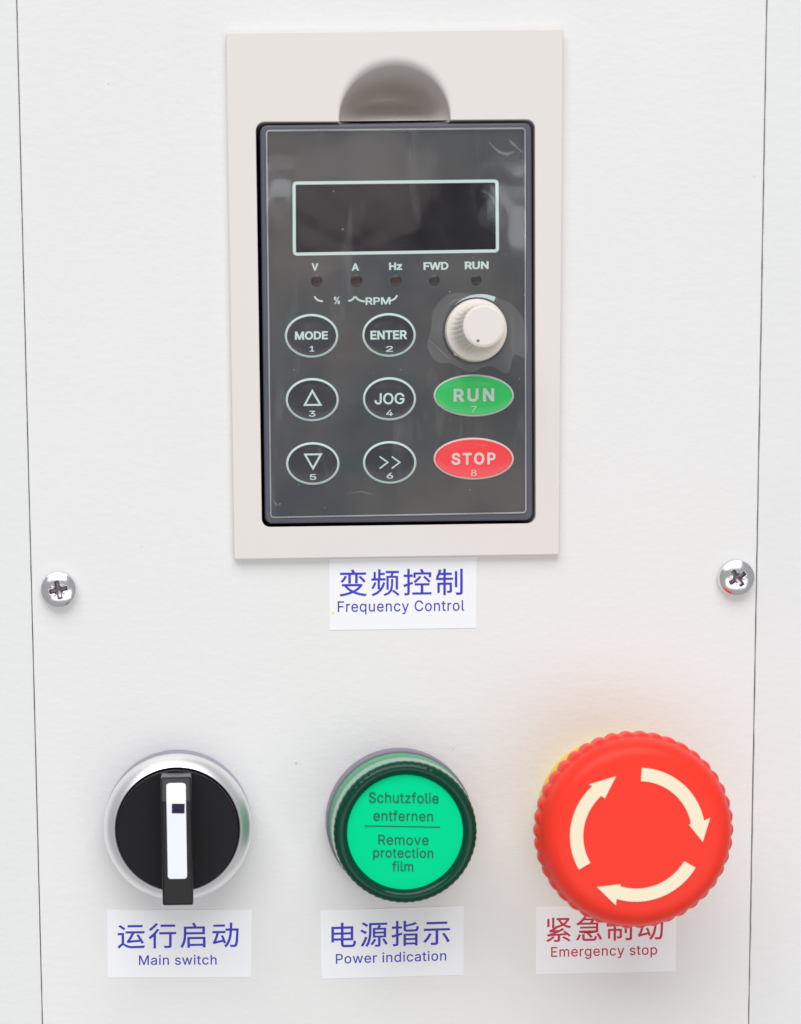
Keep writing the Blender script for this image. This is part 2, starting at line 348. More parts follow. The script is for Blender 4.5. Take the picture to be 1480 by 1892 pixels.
    '94,456,180,452,167,448,156,442,145,435,136,427,129,418,123,409,118,398,116,387,115,376,116,363,119,352,124,342,131,334,139,326,148,319,158,313,169,308,180,304,191,300,202,296,212,293,264,279,276,276,287,272,299,268,312,264,324,258,336,252,347,245,359,238,369,229,379,220,387,209,395,198,401,185,405,171,407,155,408,139,407,118,403,99,396,81,386,64,374,48,360,34,343,21,323,11,302,2,278,-4,252,-8]]],"T":[449,[[32,452,32,509,417,509,417,452,257,452,257,0,193,0,193,452]]],"U":[517,[[259,-8,230,-7,203,-2,177,5,154,15,133,28,114,43,98,60,85,80,74,101,66,124,62,148,60,173,60,509,124,509,124,178,125,160,128,144,133,128,141,113,150,99,160,87,173,77,187,68,203,61,220,56,239,53,259,52,279,53,298,56,315,61,331,68,345,77,357,87,368,99,377,113,384,128,389,144,392,160,393,178,393,509,457,509,457,173,456,148,451,124,443,101,433,80,419,60,403,43,384,28,363,15,340,5,315,-2,288,-7]]],"V":[480,[[204,0,16,509,84,509,192,206,197,192,203,176,209,158,215,137,222,115,230,89,239,61,248,31,235,31,244,62,252,90,260,115,267,138,274,158,279,176,285,192,290,206,395,509,463,509,278,0]]],"W":[686,[[155,0,16,509,82,509,163,196,166,183,170,171,173,158,175,145,187,94,189,80,192,67,195,53,197,40,189,40,192,53,194,67,197,80,200,94,203,107,205,120,208,133,211,145,224,196,306,509,380,509,462,196,465,183,468,171,471,158,474,145,486,94,489,80,492,67,494,53,497,40,488,40,491,53,493,67,496,80,499,94,502,107,504,120,507,133,510,145,523,196,603,509,670,509,530,0,455,0,368,323,363,339,359,356,355,373,351,391,347,410,344,431,340,452,336,475,350,475,346,453,342,433,339,413,335,395,331,377,327,359,323,341,318,323,230,0]]],"a":[389,[[160,-9,142,-8,126,-5,110,-1,94,5,80,12,68,22,57,32,48,45,40,58,35,73,31,90,30,108,31,123,34,138,38,150,43,161,50,171,58,179,67,187,78,193,89,199,100,203,112,207,125,211,138,213,152,216,165,218,178,220,234,227,244,228,252,230,259,232,265,235,270,238,273,243,275,248,276,255,276,257,275,268,273,279,271,288,267,297,262,304,256,311,248,317,240,322,230,326,220,329,208,330,196,331,183,330,171,329,159,326,149,322,140,318,132,313,124,307,118,301,112,294,107,288,103,281,100,274,41,291,48,308,57,322,67,335,79,346,91,355,104,364,118,370,133,375,148,379,163,382,179,384,194,384,204,384,215,383,227,382,239,379,251,376,263,372,275,367,286,360,296,353,306,343,315,333,322,320,329,306,333,290,336,272,337,251,337,0,277,0,277,52,272,52,269,45,264,38,258,32,252,25,244,18,236,12,226,6,215,1,203,-3,190,-6,176,-8],[170,45,187,46,202,49,216,53,228,59,239,66,248,74,257,83,263,93,269,104,272,115,275,126,276,138,276,190,273,188,270,186,265,184,259,182,253,180,246,179,239,177,231,176,200,171,175,168,165,166,154,164,144,162,134,159,125,155,117,150,110,145,103,139,98,132,95,124,93,115,92,105,92,95,94,87,98,79,102,72,107,66,114,61,121,56,130,52,139,49,149,47,159,46]]],"c":[396,[[207,-8,182,-7,159,-2,137,6,117,16,98,30,82,46,68,64,56,85,46,108,40,133,36,159,34,187,36,216,40,243,46,268,56,291,68,312,82,330,98,346,117,360,137,371,159,378,182,383,207,384,221,384,234,383,247,380,260,377,272,373,284,368,295,362,305,356,315,349,324,341,332,332,340,322,347,312,353,301,358,289,362,277,303,262,301,269,298,276,294,283,290,289,286,295,281,301,276,306,270,311,264,315,257,319,250,322,242,325,234,327,226,329,217,329,207,330,189,329,173,325,158,319,145,310,134,300,124,287,115,274,108,258,103,242,99,224,97,206,96,187,97,169,99,151,103,134,108,117,115,102,124,89,134,76,145,66,158,57,173,51,189,48,207,46,217,47,226,48,234,49,243,52,250,54,258,58,264,62,271,66,277,71,282,76,287,82,292,89,296,95,299,102,302,110,304,117,363,102,359,90,354,78,348,67,341,56,334,46,325,37,316,29,306,21,296,15,285,9,273,4,261,-1,248,-4,235,-6,221,-8]]],"d":[424,[[195,-8,172,-7,151,-2,130,5,111,16,94,29,79,45,66,64,55,84,46,108,39,133,35,160,34,189,35,218,39,245,46,270,55,293,66,313,79,332,95,347,112,361,131,371,151,378,173,383,196,384,213,384,228,381,241,378,253,373,263,367,272,360,280,353,287,346,293,338,298,331,303,325,306,319,311,319,311,509,372,509,372,0,313,0,313,59,307,59,303,53,298,46,293,39,287,31,280,24,272,17,263,'
    '10,252,4,241,-1,227,-5,212,-7],[205,47,221,48,236,51,250,57,263,65,274,75,284,86,293,100,299,115,305,132,309,150,311,169,312,189,311,210,309,229,305,247,300,263,293,278,284,291,275,302,263,312,251,320,237,325,221,329,205,330,187,329,172,325,157,319,145,311,133,301,124,290,115,276,108,261,103,245,99,227,97,209,96,189,97,170,99,151,103,133,109,117,115,101,124,88,134,76,145,66,158,57,172,51,188,48]]],"e":[404,[[212,-8,185,-7,161,-2,138,6,117,16,98,30,82,46,68,64,56,85,46,108,40,132,35,159,34,187,35,215,39,242,46,267,55,290,67,311,81,329,97,346,115,359,135,370,157,378,180,383,205,384,221,384,236,382,251,379,266,374,280,368,294,361,307,351,319,341,331,329,341,315,350,299,357,282,363,263,368,242,370,219,371,194,371,169,75,169,75,221,338,221,310,202,309,220,307,237,303,254,298,269,291,282,283,294,273,305,263,314,250,321,237,326,222,329,205,330,189,329,173,326,159,321,146,313,135,304,125,294,116,282,109,270,103,256,99,241,97,226,96,211,96,178,97,157,100,139,104,122,110,106,118,92,128,80,139,70,151,61,165,55,179,50,195,47,212,46,224,47,234,48,244,50,254,53,263,56,271,61,278,66,285,73,292,80,297,88,302,96,306,105,365,91,360,77,353,63,345,51,335,39,324,29,311,19,298,11,283,4,266,-1,249,-5,231,-7]]],"f":[254,[[228,379,228,327,6,327,6,379],[81,0,81,432,82,447,84,461,89,474,96,486,104,496,113,505,124,513,135,519,148,524,161,527,174,529,187,530,197,530,207,529,215,528,222,527,229,525,234,524,239,522,243,521,227,468,215,472,211,473,206,473,200,474,195,474,182,473,171,470,162,466,154,460,149,452,145,443,142,431,142,419,142,0]]],"g":[425,[[207,-151,187,-150,168,-148,150,-144,134,-140,119,-134,105,-127,93,-119,82,-110,73,-101,64,-91,57,-80,51,-69,101,-41,106,-47,110,-53,116,-59,122,-66,128,-72,136,-78,145,-83,154,-88,165,-92,178,-95,192,-97,207,-97,229,-96,249,-92,267,-85,282,-75,295,-62,304,-47,310,-28,311,-6,311,68,306,68,302,62,298,56,293,49,287,41,280,34,272,28,263,21,252,16,241,11,227,8,212,5,195,5,173,6,152,10,132,17,113,27,95,39,80,53,67,71,55,90,46,112,39,136,35,163,34,191,35,220,39,246,46,271,55,293,66,314,80,332,95,347,112,361,131,371,152,378,173,383,196,384,213,384,228,382,242,378,253,373,264,367,273,360,281,353,288,346,294,338,299,331,304,325,308,319,313,319,313,379,372,379,372,-9,371,-32,367,-54,360,-73,350,-90,338,-104,324,-117,308,-127,291,-136,271,-142,251,-147,229,-150],[205,59,222,60,237,63,251,68,264,75,275,84,285,95,293,107,300,121,305,137,309,154,312,172,312,193,312,212,309,231,305,248,300,264,293,278,285,291,275,303,264,312,251,320,237,325,222,329,205,330,188,329,172,325,158,320,145,312,134,302,124,290,115,277,109,262,103,246,99,229,97,212,96,193,97,173,99,155,103,138,109,123,116,108,124,96,134,85,145,76,158,68,172,63,188,60]]],"h":[410,[[114,227,114,0,53,0,53,509,114,509,114,287,102,287,112,312,124,332,137,349,152,362,169,372,187,379,207,383,227,384,246,383,264,380,280,376,295,369,309,360,321,349,332,336,341,321,348,304,353,285,356,264,357,240,357,0,296,0,296,235,295,256,290,275,283,291,273,304,260,315,246,323,229,328,210,329,197,328,184,326,172,322,161,317,150,311,141,303,133,293,126,283,121,271,117,257,114,243]]],"i":[167,[[53,0,53,379,114,379,114,0],[84,443,75,444,67,446,60,449,54,455,48,461,44,468,42,475,41,483,42,491,44,499,48,506,54,512,60,517,67,521,75,523,84,524,92,523,100,521,107,517,114,512,119,506,123,499,126,491,126,483,126,475,123,468,119,461,114,455,107,449,100,446,92,444]]],"l":[189,[[139,-2,119,-1,101,3,86,10,74,20,65,33,58,47,54,65,53,84,53,509,114,509,114,99,114,87,115,77,117,68,120,62,124,58,130,54,137,53,146,52,160,53,170,54,181,3,162,-1,156,-2,151,-2,145,-2]]],"m":[610,[[53,0,53,379,112,379,112,295,108,295,112,310,118,323,125,335,132,346,141,355,151,363,161,370,172,376,183,380,195,384,207,386,219,386,239,385,257,380,273,372,287,361,299,347,309,331,316,314,321,295,312,295,317,308,322,321,329,332,337,343,347,353,357,361,368,369,381,375,394,380,407,383,422,385,437,386,453,385,468,383,483,378,497,372,510,364,522,354,532,342,541,328,548,313,553,296,556,276,557,255,557,0,496,0,496,254,494,273,490,289,483,302'
    ',473,313,460,321,447,326,433,329,419,330,406,330,395,328,384,324,374,320,365,314,358,307,351,299,345,290,341,280,338,270,336,259,335,247,335,0,274,0,274,260,273,275,269,288,262,301,253,311,242,320,229,326,215,329,199,330,188,330,178,328,168,325,158,320,148,314,140,307,132,299,126,289,121,278,117,266,114,253,114,238,114,0]]],"n":[410,[[114,227,114,0,53,0,53,379,112,379,112,287,102,287,112,312,124,332,137,349,152,362,169,372,187,379,207,383,227,384,246,383,264,380,280,376,295,369,309,360,321,349,332,336,341,321,348,304,353,285,356,264,357,240,357,0,296,0,296,235,295,256,290,275,283,291,273,304,260,315,246,323,229,328,210,329,197,328,184,326,172,322,161,317,150,311,141,303,133,293,126,283,121,271,117,257,114,243]]],"o":[415,[[207,-8,182,-7,159,-2,137,6,117,16,98,30,82,46,68,64,56,85,46,108,40,133,36,159,34,187,36,216,40,243,46,268,56,291,68,312,82,330,98,346,117,360,137,371,159,378,182,383,207,384,233,383,256,378,278,371,299,360,317,346,333,330,347,312,359,291,369,268,376,243,380,216,381,187,380,159,376,133,369,108,359,85,347,64,333,46,317,30,299,16,278,6,256,-2,233,-7],[207,46,226,48,242,51,257,57,270,66,282,76,292,89,300,102,307,117,312,134,316,151,318,169,319,187,318,206,316,224,312,242,307,258,300,274,292,287,282,300,270,310,257,319,242,325,226,329,207,330,189,329,173,325,158,319,145,310,134,300,124,287,115,274,108,258,103,242,99,224,97,206,96,187,97,169,99,151,103,134,108,117,115,102,124,89,134,76,145,66,158,57,173,51,189,48]]],"p":[424,[[53,-143,53,379,112,379,112,319,118,319,122,325,126,331,131,338,137,346,144,353,152,360,161,367,171,373,183,378,197,381,212,384,229,384,252,383,274,378,294,371,313,361,330,347,345,332,359,313,370,293,379,270,385,245,389,218,390,189,389,160,385,133,379,108,370,84,359,64,346,45,330,29,313,16,294,5,274,-2,252,-7,229,-8,213,-7,198,-5,184,-1,173,4,162,10,153,17,145,24,138,31,132,39,127,46,122,53,118,59,114,59,114,-143],[220,47,237,48,253,51,267,57,279,66,291,76,301,88,309,101,316,117,321,133,325,151,327,170,328,189,327,209,325,227,321,245,316,261,309,276,301,290,291,301,280,311,267,319,253,325,237,329,220,330,203,329,188,325,174,320,161,312,150,302,140,291,132,278,125,263,120,247,116,229,113,210,113,189,113,169,116,150,120,132,125,115,132,100,140,86,150,75,162,65,174,57,188,51,204,48]]],"q":[424,[[372,-143,311,-143,311,59,306,59,302,53,298,46,293,39,287,31,280,24,272,17,263,10,252,4,241,-1,227,-5,212,-7,195,-8,172,-7,151,-2,130,5,111,16,94,29,79,45,66,64,55,84,46,108,39,133,35,160,34,189,35,218,39,245,46,270,55,293,66,313,79,332,95,347,112,361,131,371,151,378,173,383,196,384,213,384,228,381,241,378,253,373,263,367,272,360,280,353,287,346,293,338,298,331,303,325,307,319,313,319,313,379,372,379],[205,47,221,48,236,51,250,57,263,65,274,75,284,86,293,100,299,115,305,132,309,150,311,169,312,189,311,210,309,229,305,247,300,263,293,278,284,291,275,302,263,312,251,320,237,325,221,329,205,330,187,329,172,325,157,319,145,311,133,301,124,290,115,276,108,261,103,245,99,227,97,209,96,189,97,170,99,151,103,133,109,117,115,101,124,88,134,76,145,66,158,57,172,51,188,48]]],"r":[259,[[53,0,53,379,112,379,112,321,115,321,122,335,130,347,140,358,152,367,166,375,181,380,196,384,213,385,229,384,243,384,243,322,230,324,224,325,219,325,213,326,207,326,194,325,182,323,170,319,159,315,149,309,140,301,132,293,126,284,121,273,117,262,114,250,114,237,114,0]]],"s":[365,[[182,-8,163,-7,145,-5,128,-2,112,3,98,10,84,18,72,27,62,38,53,50,45,63,40,78,36,94,94,107,99,92,105,79,114,69,124,60,136,54,150,49,165,46,181,45,200,46,217,50,232,55,244,62,255,71,262,81,267,91,268,103,267,112,265,121,260,129,254,136,246,142,237,147,225,151,212,155,149,170,125,177,104,186,87,196,72,208,61,222,53,237,48,255,47,274,48,290,51,305,57,319,65,332,75,343,87,354,100,363,115,370,131,377,149,381,167,384,187,384,206,384,223,381,239,378,254,372,267,366,279,358,290,349,299,339,307,328,314,316,319,303,324,290,268,277,264,288,258,298,251,307,243,316,232,323,219,328,205,331,187,333,171,332,156,329,143,324,131,317,121,308,114,299,110,289,109,277,110,267,112,25'
    '8,117,250,124,243,133,237,144,232,157,227,172,223,229,209,254,202,275,194,292,183,306,171,317,158,325,142,330,125,331,107,330,90,326,75,321,61,312,47,302,35,290,24,276,15,260,6,242,0,223,-5,203,-7]]],"t":[227,[[204,379,204,327,6,327,6,379],[65,471,126,471,126,98,127,86,128,76,132,68,136,61,142,56,150,53,159,51,170,50,185,51,202,54,213,2,208,0,203,-1,198,-2,192,-3,186,-3,180,-4,174,-4,168,-4,145,-3,125,2,107,10,92,21,80,35,72,52,67,71,65,93]]],"u":[410,[[182,-5,164,-4,146,-1,130,4,115,11,101,20,89,31,78,44,69,59,62,76,57,95,54,116,53,139,53,379,114,379,114,144,115,123,119,105,127,89,137,75,150,64,164,56,181,52,200,50,213,51,226,53,238,57,249,62,259,69,268,77,276,86,283,97,289,109,293,122,295,137,296,153,296,379,357,379,357,0,298,0,298,92,307,92,297,67,286,47,272,30,257,17,240,7,222,0,203,-4]]],"v":[389,[[163,0,17,379,84,379,165,155,171,138,177,121,182,104,187,87,191,70,196,53,201,37,206,21,184,21,189,37,194,53,198,70,203,87,207,104,213,121,218,138,224,155,305,379,371,379,226,0]]],"w":[567,[[138,0,23,379,87,379,133,214,138,196,143,177,149,157,154,137,159,115,165,91,170,67,175,41,165,41,170,66,175,90,180,113,186,135,191,156,196,176,201,195,206,214,252,379,316,379,362,214,366,196,371,176,376,157,382,136,387,114,392,91,397,67,402,41,391,41,397,66,402,90,408,113,413,135,418,156,423,176,429,195,434,214,480,379,545,379,429,0,368,0,319,172,305,225,301,239,297,252,294,266,291,280,277,338,291,338,277,280,263,225,259,211,255,198,252,185,248,172,199,0]]],"y":[389,[[47,-139,61,-86,71,-87,80,-89,88,-90,96,-90,104,-89,111,-87,118,-84,124,-80,130,-74,136,-67,141,-58,146,-48,151,-36,163,-1,17,379,84,379,165,155,171,138,177,121,182,104,187,87,191,70,196,53,201,37,206,21,184,21,188,37,193,53,198,70,202,87,207,104,212,121,218,138,224,155,305,379,371,379,204,-58,198,-72,191,-85,184,-97,177,-107,168,-116,159,-124,150,-130,139,-136,128,-140,117,-143,104,-145,91,-145,84,-145,77,-145,71,-144,65,-143,59,-142,54,-141,51,-140]]],"z":[380,[[42,0,42,46,254,320,254,323,48,323,48,379,333,379,333,331,126,60,126,56,339,56,339,0]]]}')


def lettering(s, u, v, wpx, hpx, h, mat, parent, slope=-0.015, bold=0.0, name='lettering', spacing=1.0,
              label=None, thick=0.03):
    """printed text: its outline box is centred on pixel (u, v) and wpx by hpx pixels"""
    if all(ch in GLYPHS for ch in s):
        co, faces = [], []
        pen = 0.0
        for ch in s:
            adv, polys = GLYPHS[ch]
            if ch == ' ': adv = 190
            loops = [[(pg[2 * i] / 1000, pg[2 * i + 1] / 1000) for i in range(len(pg) // 2)] for pg in polys]
            if loops:
                area_ = sum(sum(l[i - 1][0] * l[i][1] - l[i][0] * l[i - 1][1] for i in range(len(l))) for l in loops)
                sg = 1 if area_ > 0 else -1
                loops = [offset(l, [bold * sg] * len(l)) for l in loops]
                pts_, eds = [], []
                for l in loops:
                    b0 = len(pts_)
                    pts_ += [Vector(q) for q in l]
                    eds += [(b0 + i, b0 + (i + 1) % len(l)) for i in range(len(l))]
                ov_, _, of_, _, _, _ = delaunay_2d_cdt(pts_, eds, [], 0, 1e-5)
                b0 = len(co)
                co += [(pen + q.x, q.y) for q in ov_]
                for f in of_:
                    cx = sum(ov_[i].x for i in f) / len(f)
                    cy = sum(ov_[i].y for i in f) / len(f)
                    wn = 0
                    for l in loops:
                        for i in range(len(l)):
                            (xa, ya), (xb, yb) = l[i - 1], l[i]
                            if (ya <= cy) != (yb <= cy) and xa + (cy - ya) / (yb - ya) * (xb - xa) > cx:
                                wn += 1 if yb > ya else -1
                    if wn:
                        faces.append(tuple(b0 + i for i in f))
            pen += adv / 1000 + (spacing - 1) * 0.4
        me = bpy.data.meshes.new(name)
        used = sorted({i for f in faces for i in f})
        mp_ = {a: b for b, a in enumerate(used)}
        me.from_pydata([(co[i][0], co[i][1], 0) for i in used], [], [tuple(mp_[i] for i in f) for f in faces])
    else:
        c = bpy.data.curves.new(name, 'FONT')
        c.body = s
        c.offset = bold
        c.space_character = spacing
        c.resolution_u = 4
        t = bpy.data.objects.new(name, c)
        col.objects.link(t)
        me = bpy.data.meshes.new_from_object(t.evaluated_get(bpy.context.evaluated_depsgraph_get()))
        bpy.data.objects.remove(t)
    xs = [q.co.x for q in me.vertices]
    ys = [q.co.y for q in me.vertices]
    x0, x1, y0, y1 = min(xs), max(xs), min(ys), max(ys)
    kx = wpx / (x1 - x0)
    ky = hpx / (y1 - y0)
    vs = []
    for q in me.vertices:
        a = (q.co.x - (x0 + x1) / 2) * kx
        b = (q.co.y - (y0 + y1) / 2) * ky
        vs.append(at(u + a, v - b + slope * a, h + thick))
    faces = [tuple(p.vertices) for p in me.polygons]
    bpy.data.meshes.remove(me)
    o = mesh(name, vs, faces, mat, parent, smooth=False)
    for p in o.data.polygons:                # face the viewer
        if p.normal.y > 0: p.flip()
    if label: o['label'] = label
    return o


def ribbon(pts, width, h, mat, parent, name, closed=False, thick=0.02, widths=None):
    """printed line through pixel points, width in pixels"""
    n = len(pts)
    vs, fs = [], []
    for i in range(n):
        if closed:
            a, b = pts[i - 1], pts[(i + 1) % n]
        else:
            a, b = pts[max(0, i - 1)], pts[min(n - 1, i + 1)]
        t = Vector((b[0] - a[0], b[1] - a[1])).normalized()
        nn = Vector((-t.y, t.x))
        wd = (widths[i] if widths else width) / 2
        # mitre on sharp corners
        k = 1.0
        if closed or 0 < i < n - 1:
            e = Vector((pts[i][0] - pts[i - 1][0], pts[i][1] - pts[i - 1][1])).normalized()
            k = max(0.35, abs(nn.dot(Vector((-e.y, e.x)))))
        for s in (-1, 1):
            vs.append(at(pts[i][0] + nn.x * wd * s / k, pts[i][1] + nn.y * wd * s / k, h + thick))
    m = n if closed else n - 1
    for i in range(m):
        j = (i + 1) % n
        fs.append((2 * i, 2 * i + 1, 2 * j + 1, 2 * j))
    o = mesh(name, vs, fs, mat, parent, smooth=False)
    for p in o.data.polygons:
        if p.normal.y > 0: p.flip()
    return o


def panel_px(pxs, h, mat, parent, name):
    """flat printed polygon from pixel points"""
    vs = [at(u, v, h) for u, v in pxs]
    o = mesh(name, vs, [tuple(range(len(vs)))], mat, parent, smooth=False)
    for p in o.data.polygons:
        if p.normal.y > 0: p.flip()
    return o


# ------------------------------------------------------------------ materials
def powder(name, color, seed):
    m = material(name, color, 0.42, spec=0.4,
                 bump=[(420, 0.00009, (1, 1, 1.7)), (1500, 0.000012, (1, 1, 1.3))])
    nt = m.node_tree
    b = nt.nodes['Principled BSDF']
    tc = [n for n in nt.nodes if n.type == 'TEX_COORD'][0]
    # faint cloudy toning and rare dark specks of dirt in the coat
    nz = nt.nodes.new('ShaderNodeTexNoise')
    nz.inputs['Scale'].default_value = 25
    nz.inputs['Detail'].default_value = 4
    r1 = nt.nodes.new('ShaderNodeValToRGB')
    r1.color_ramp.elements[0].position = 0.3
    r1.color_ramp.elements[1].position = 0.7
    r1.color_ramp.elements[0].color = tuple(c * 0.975 for c in color[:3]) + (1,)
    r1.color_ramp.elements[1].color = color
    vo = nt.nodes.new('ShaderNodeTexVoronoi')
    vo.inputs['Scale'].default_value = 38
    vo.inputs['Randomness'].default_value = 1.0
    lt = nt.nodes.new('ShaderNodeMath')
    lt.operation = 'LESS_THAN'
    lt.inputs[1].default_value = 0.014
    sep = nt.nodes.new('ShaderNodeSeparateColor')
    gt = nt.nodes.new('ShaderNodeMath')
    gt.operation = 'GREATER_THAN'
    gt.inputs[1].default_value = 0.5
    mu = nt.nodes.new('ShaderNodeMath')
    mu.operation = 'MULTIPLY'
    mx = nt.nodes.new('ShaderNodeMixRGB')
    mx.inputs['Color2'].default_value = (0.35, 0.33, 0.33, 1)
    L = nt.links.new
    L(tc.outputs['Object'], nz.inputs['Vector'])
    L(nz.outputs['Fac'], r1.inputs['Fac'])
    L(tc.outputs['Object'], vo.inputs['Vector'])
    L(vo.outputs['Distance'], lt.inputs[0])
    L(vo.outputs['Color'], sep.inputs['Color'])
    L(sep.outputs['Red'], gt.inputs[0])
    L(lt.outputs[0], mu.inputs[0])
    L(gt.outputs[0], mu.inputs[1])
    L(mu.outputs[0], mx.inputs['Fac'])
    L(r1.outputs['Color'], mx.inputs['Color1'])
    L(mx.outputs['Color'], b.inputs['Base Color'])
    return m


m_panel = powder('white_powder_coat', (0.80, 0.80, 0.805, 1), 1)
m_body = powder('white_cabinet_coat', (0.78, 0.785, 0.795, 1), 2)
m_nick = material('paint_nick', (0.60, 0.58, 0.57, 1), 0.6)
m_dust = material('dust', (0.45, 0.45, 0.44, 1), 0.9)
m_dark = material('dark_cavity', (0.016, 0.010, 0.050, 1), 0.8)
m_frame = material('cream_abs', (0.755, 0.712, 0.69, 1), 0.5, spec=0.35,
                   bump=[(2600, 0.000006, (1, 1, 1))])
m_key_body = material('charcoal_plastic', (0.095, 0.095, 0.135, 1), 0.42,
                      bump=[(3000, 0.000008, (1, 1, 1))])
m_overlay = material('keypad_overlay', (0.036, 0.043, 0.054, 1), 0.45,
                     mottling=(55, (0.074, 0.066, 0.064, 1), 0.36, 0.64))
m_glass = material('display_window', (0.006, 0.005, 0.009, 1), 0.10, spec=0.10)
m_print = material('pale_teal_print', (0.56, 0.70, 0.67, 1), 0.5)
m_keydark = material('key_dark', (0.018, 0.019, 0.032, 1), 0.3, coat=0.3)
m_keygreen = material('key_green', (0.0, 0.55, 0.10, 1), 0.28, coat=0.5)
m_keyred = material('key_red', (0.92, 0.035, 0.05, 1), 0.28, coat=0.5)
m_keyrim_g = material('key_rim', (0.55, 0.64, 0.58, 1), 0.5)
m_led_red = material('led_red_off', (0.022, 0.006, 0.007, 1), 0.25)
m_led_blk = material('led_dark_off', (0.006, 0.006, 0.012, 1), 0.25)
m_knob = material('ivory_plastic', (0.82, 0.76, 0.70, 1), 0.42)
m_knobtop = material('ivory_cap', (0.76, 0.71, 0.695, 1), 0.5)
m_ink = material('grey_mark', (0.12, 0.11, 0.12, 1), 0.5)
m_paper = material('white_label_stock', (0.87, 0.885, 0.925, 1), 0.28, spec=0.5,
                   bump=[(700, 0.000015, (1, 1, 1))])
m_blue = material('blue_ink', (0.030, 0.026, 0.52, 1), 0.5, mottling=(1500, (0.055, 0.05, 0.56, 1), .35, .7))
m_blue2 = material('thin_blue_ink', (0.055, 0.045, 0.48, 1), 0.5)
m_red = material('crimson_ink', (0.56, 0.012, 0.055, 1), 0.5, mottling=(1500, (0.60, 0.03, 0.08, 1), .35, .7))
m_red2 = material('thin_crimson_ink', (0.54, 0.018, 0.06, 1), 0.5)
m_yspeck = material('yellow_speck', (0.85, 0.85, 0.35, 1), 0.5)
m_chrome = material('zinc_chrome', (0.80, 0.79, 0.81, 1), 0.19, metal=1.0,
                    bump=[(900, 0.00003, (1, 1, 1))])
m_slot = material('slot_shade', (0.42, 0.38, 0.41, 1), 0.34, metal=0.9)  # shade inside the cross recess, put into a darker metal colour
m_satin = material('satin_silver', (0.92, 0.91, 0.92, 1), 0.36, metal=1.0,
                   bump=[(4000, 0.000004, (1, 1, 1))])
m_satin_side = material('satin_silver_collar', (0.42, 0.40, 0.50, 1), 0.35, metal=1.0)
m_black = material('black_plastic', (0.006, 0.0055, 0.008, 1), 0.42, spec=0.22,
                   bump=[(2500, 0.00001, (1, 1, 1))], mottling=(9000, (0.010, 0.009, 0.012, 1), .4, .75))
m_handle = material('black_handle', (0.007, 0.0065, 0.009, 1), 0.34, spec=0.38,
                    bump=[(2500, 0.00001, (1, 1, 1))])
m_white_ind = material('white_insert', (0.86, 0.88, 0.96, 1), 0.35)
m_collar = material('grey_collar', (0.22, 0.19, 0.25, 1), 0.4)
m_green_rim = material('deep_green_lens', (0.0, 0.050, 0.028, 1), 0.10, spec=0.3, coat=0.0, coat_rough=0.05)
m_green_side = material('lit_green_lens', (0.10, 0.43, 0.23, 1), 0.22, coat=0.3)  # paler than the rim: light passing through the lens, put into the colour
m_green_face = material('emerald_face', (0.0, 0.70, 0.30, 1), 0.4, spec=0.04)
m_green_ink = material('green_ink', (0.0, 0.13, 0.075, 1), 0.5)
m_estop = material('red_mushroom', (0.95, 0.042, 0.022, 1), 0.38, spec=0.28, sss=0.15)
m_cream = material('cream_arrow', (0.92, 0.80, 0.60, 1), 0.5)
m_yellow = material('yellow_collar', (0.95, 0.62, 0.0, 1), 0.4)


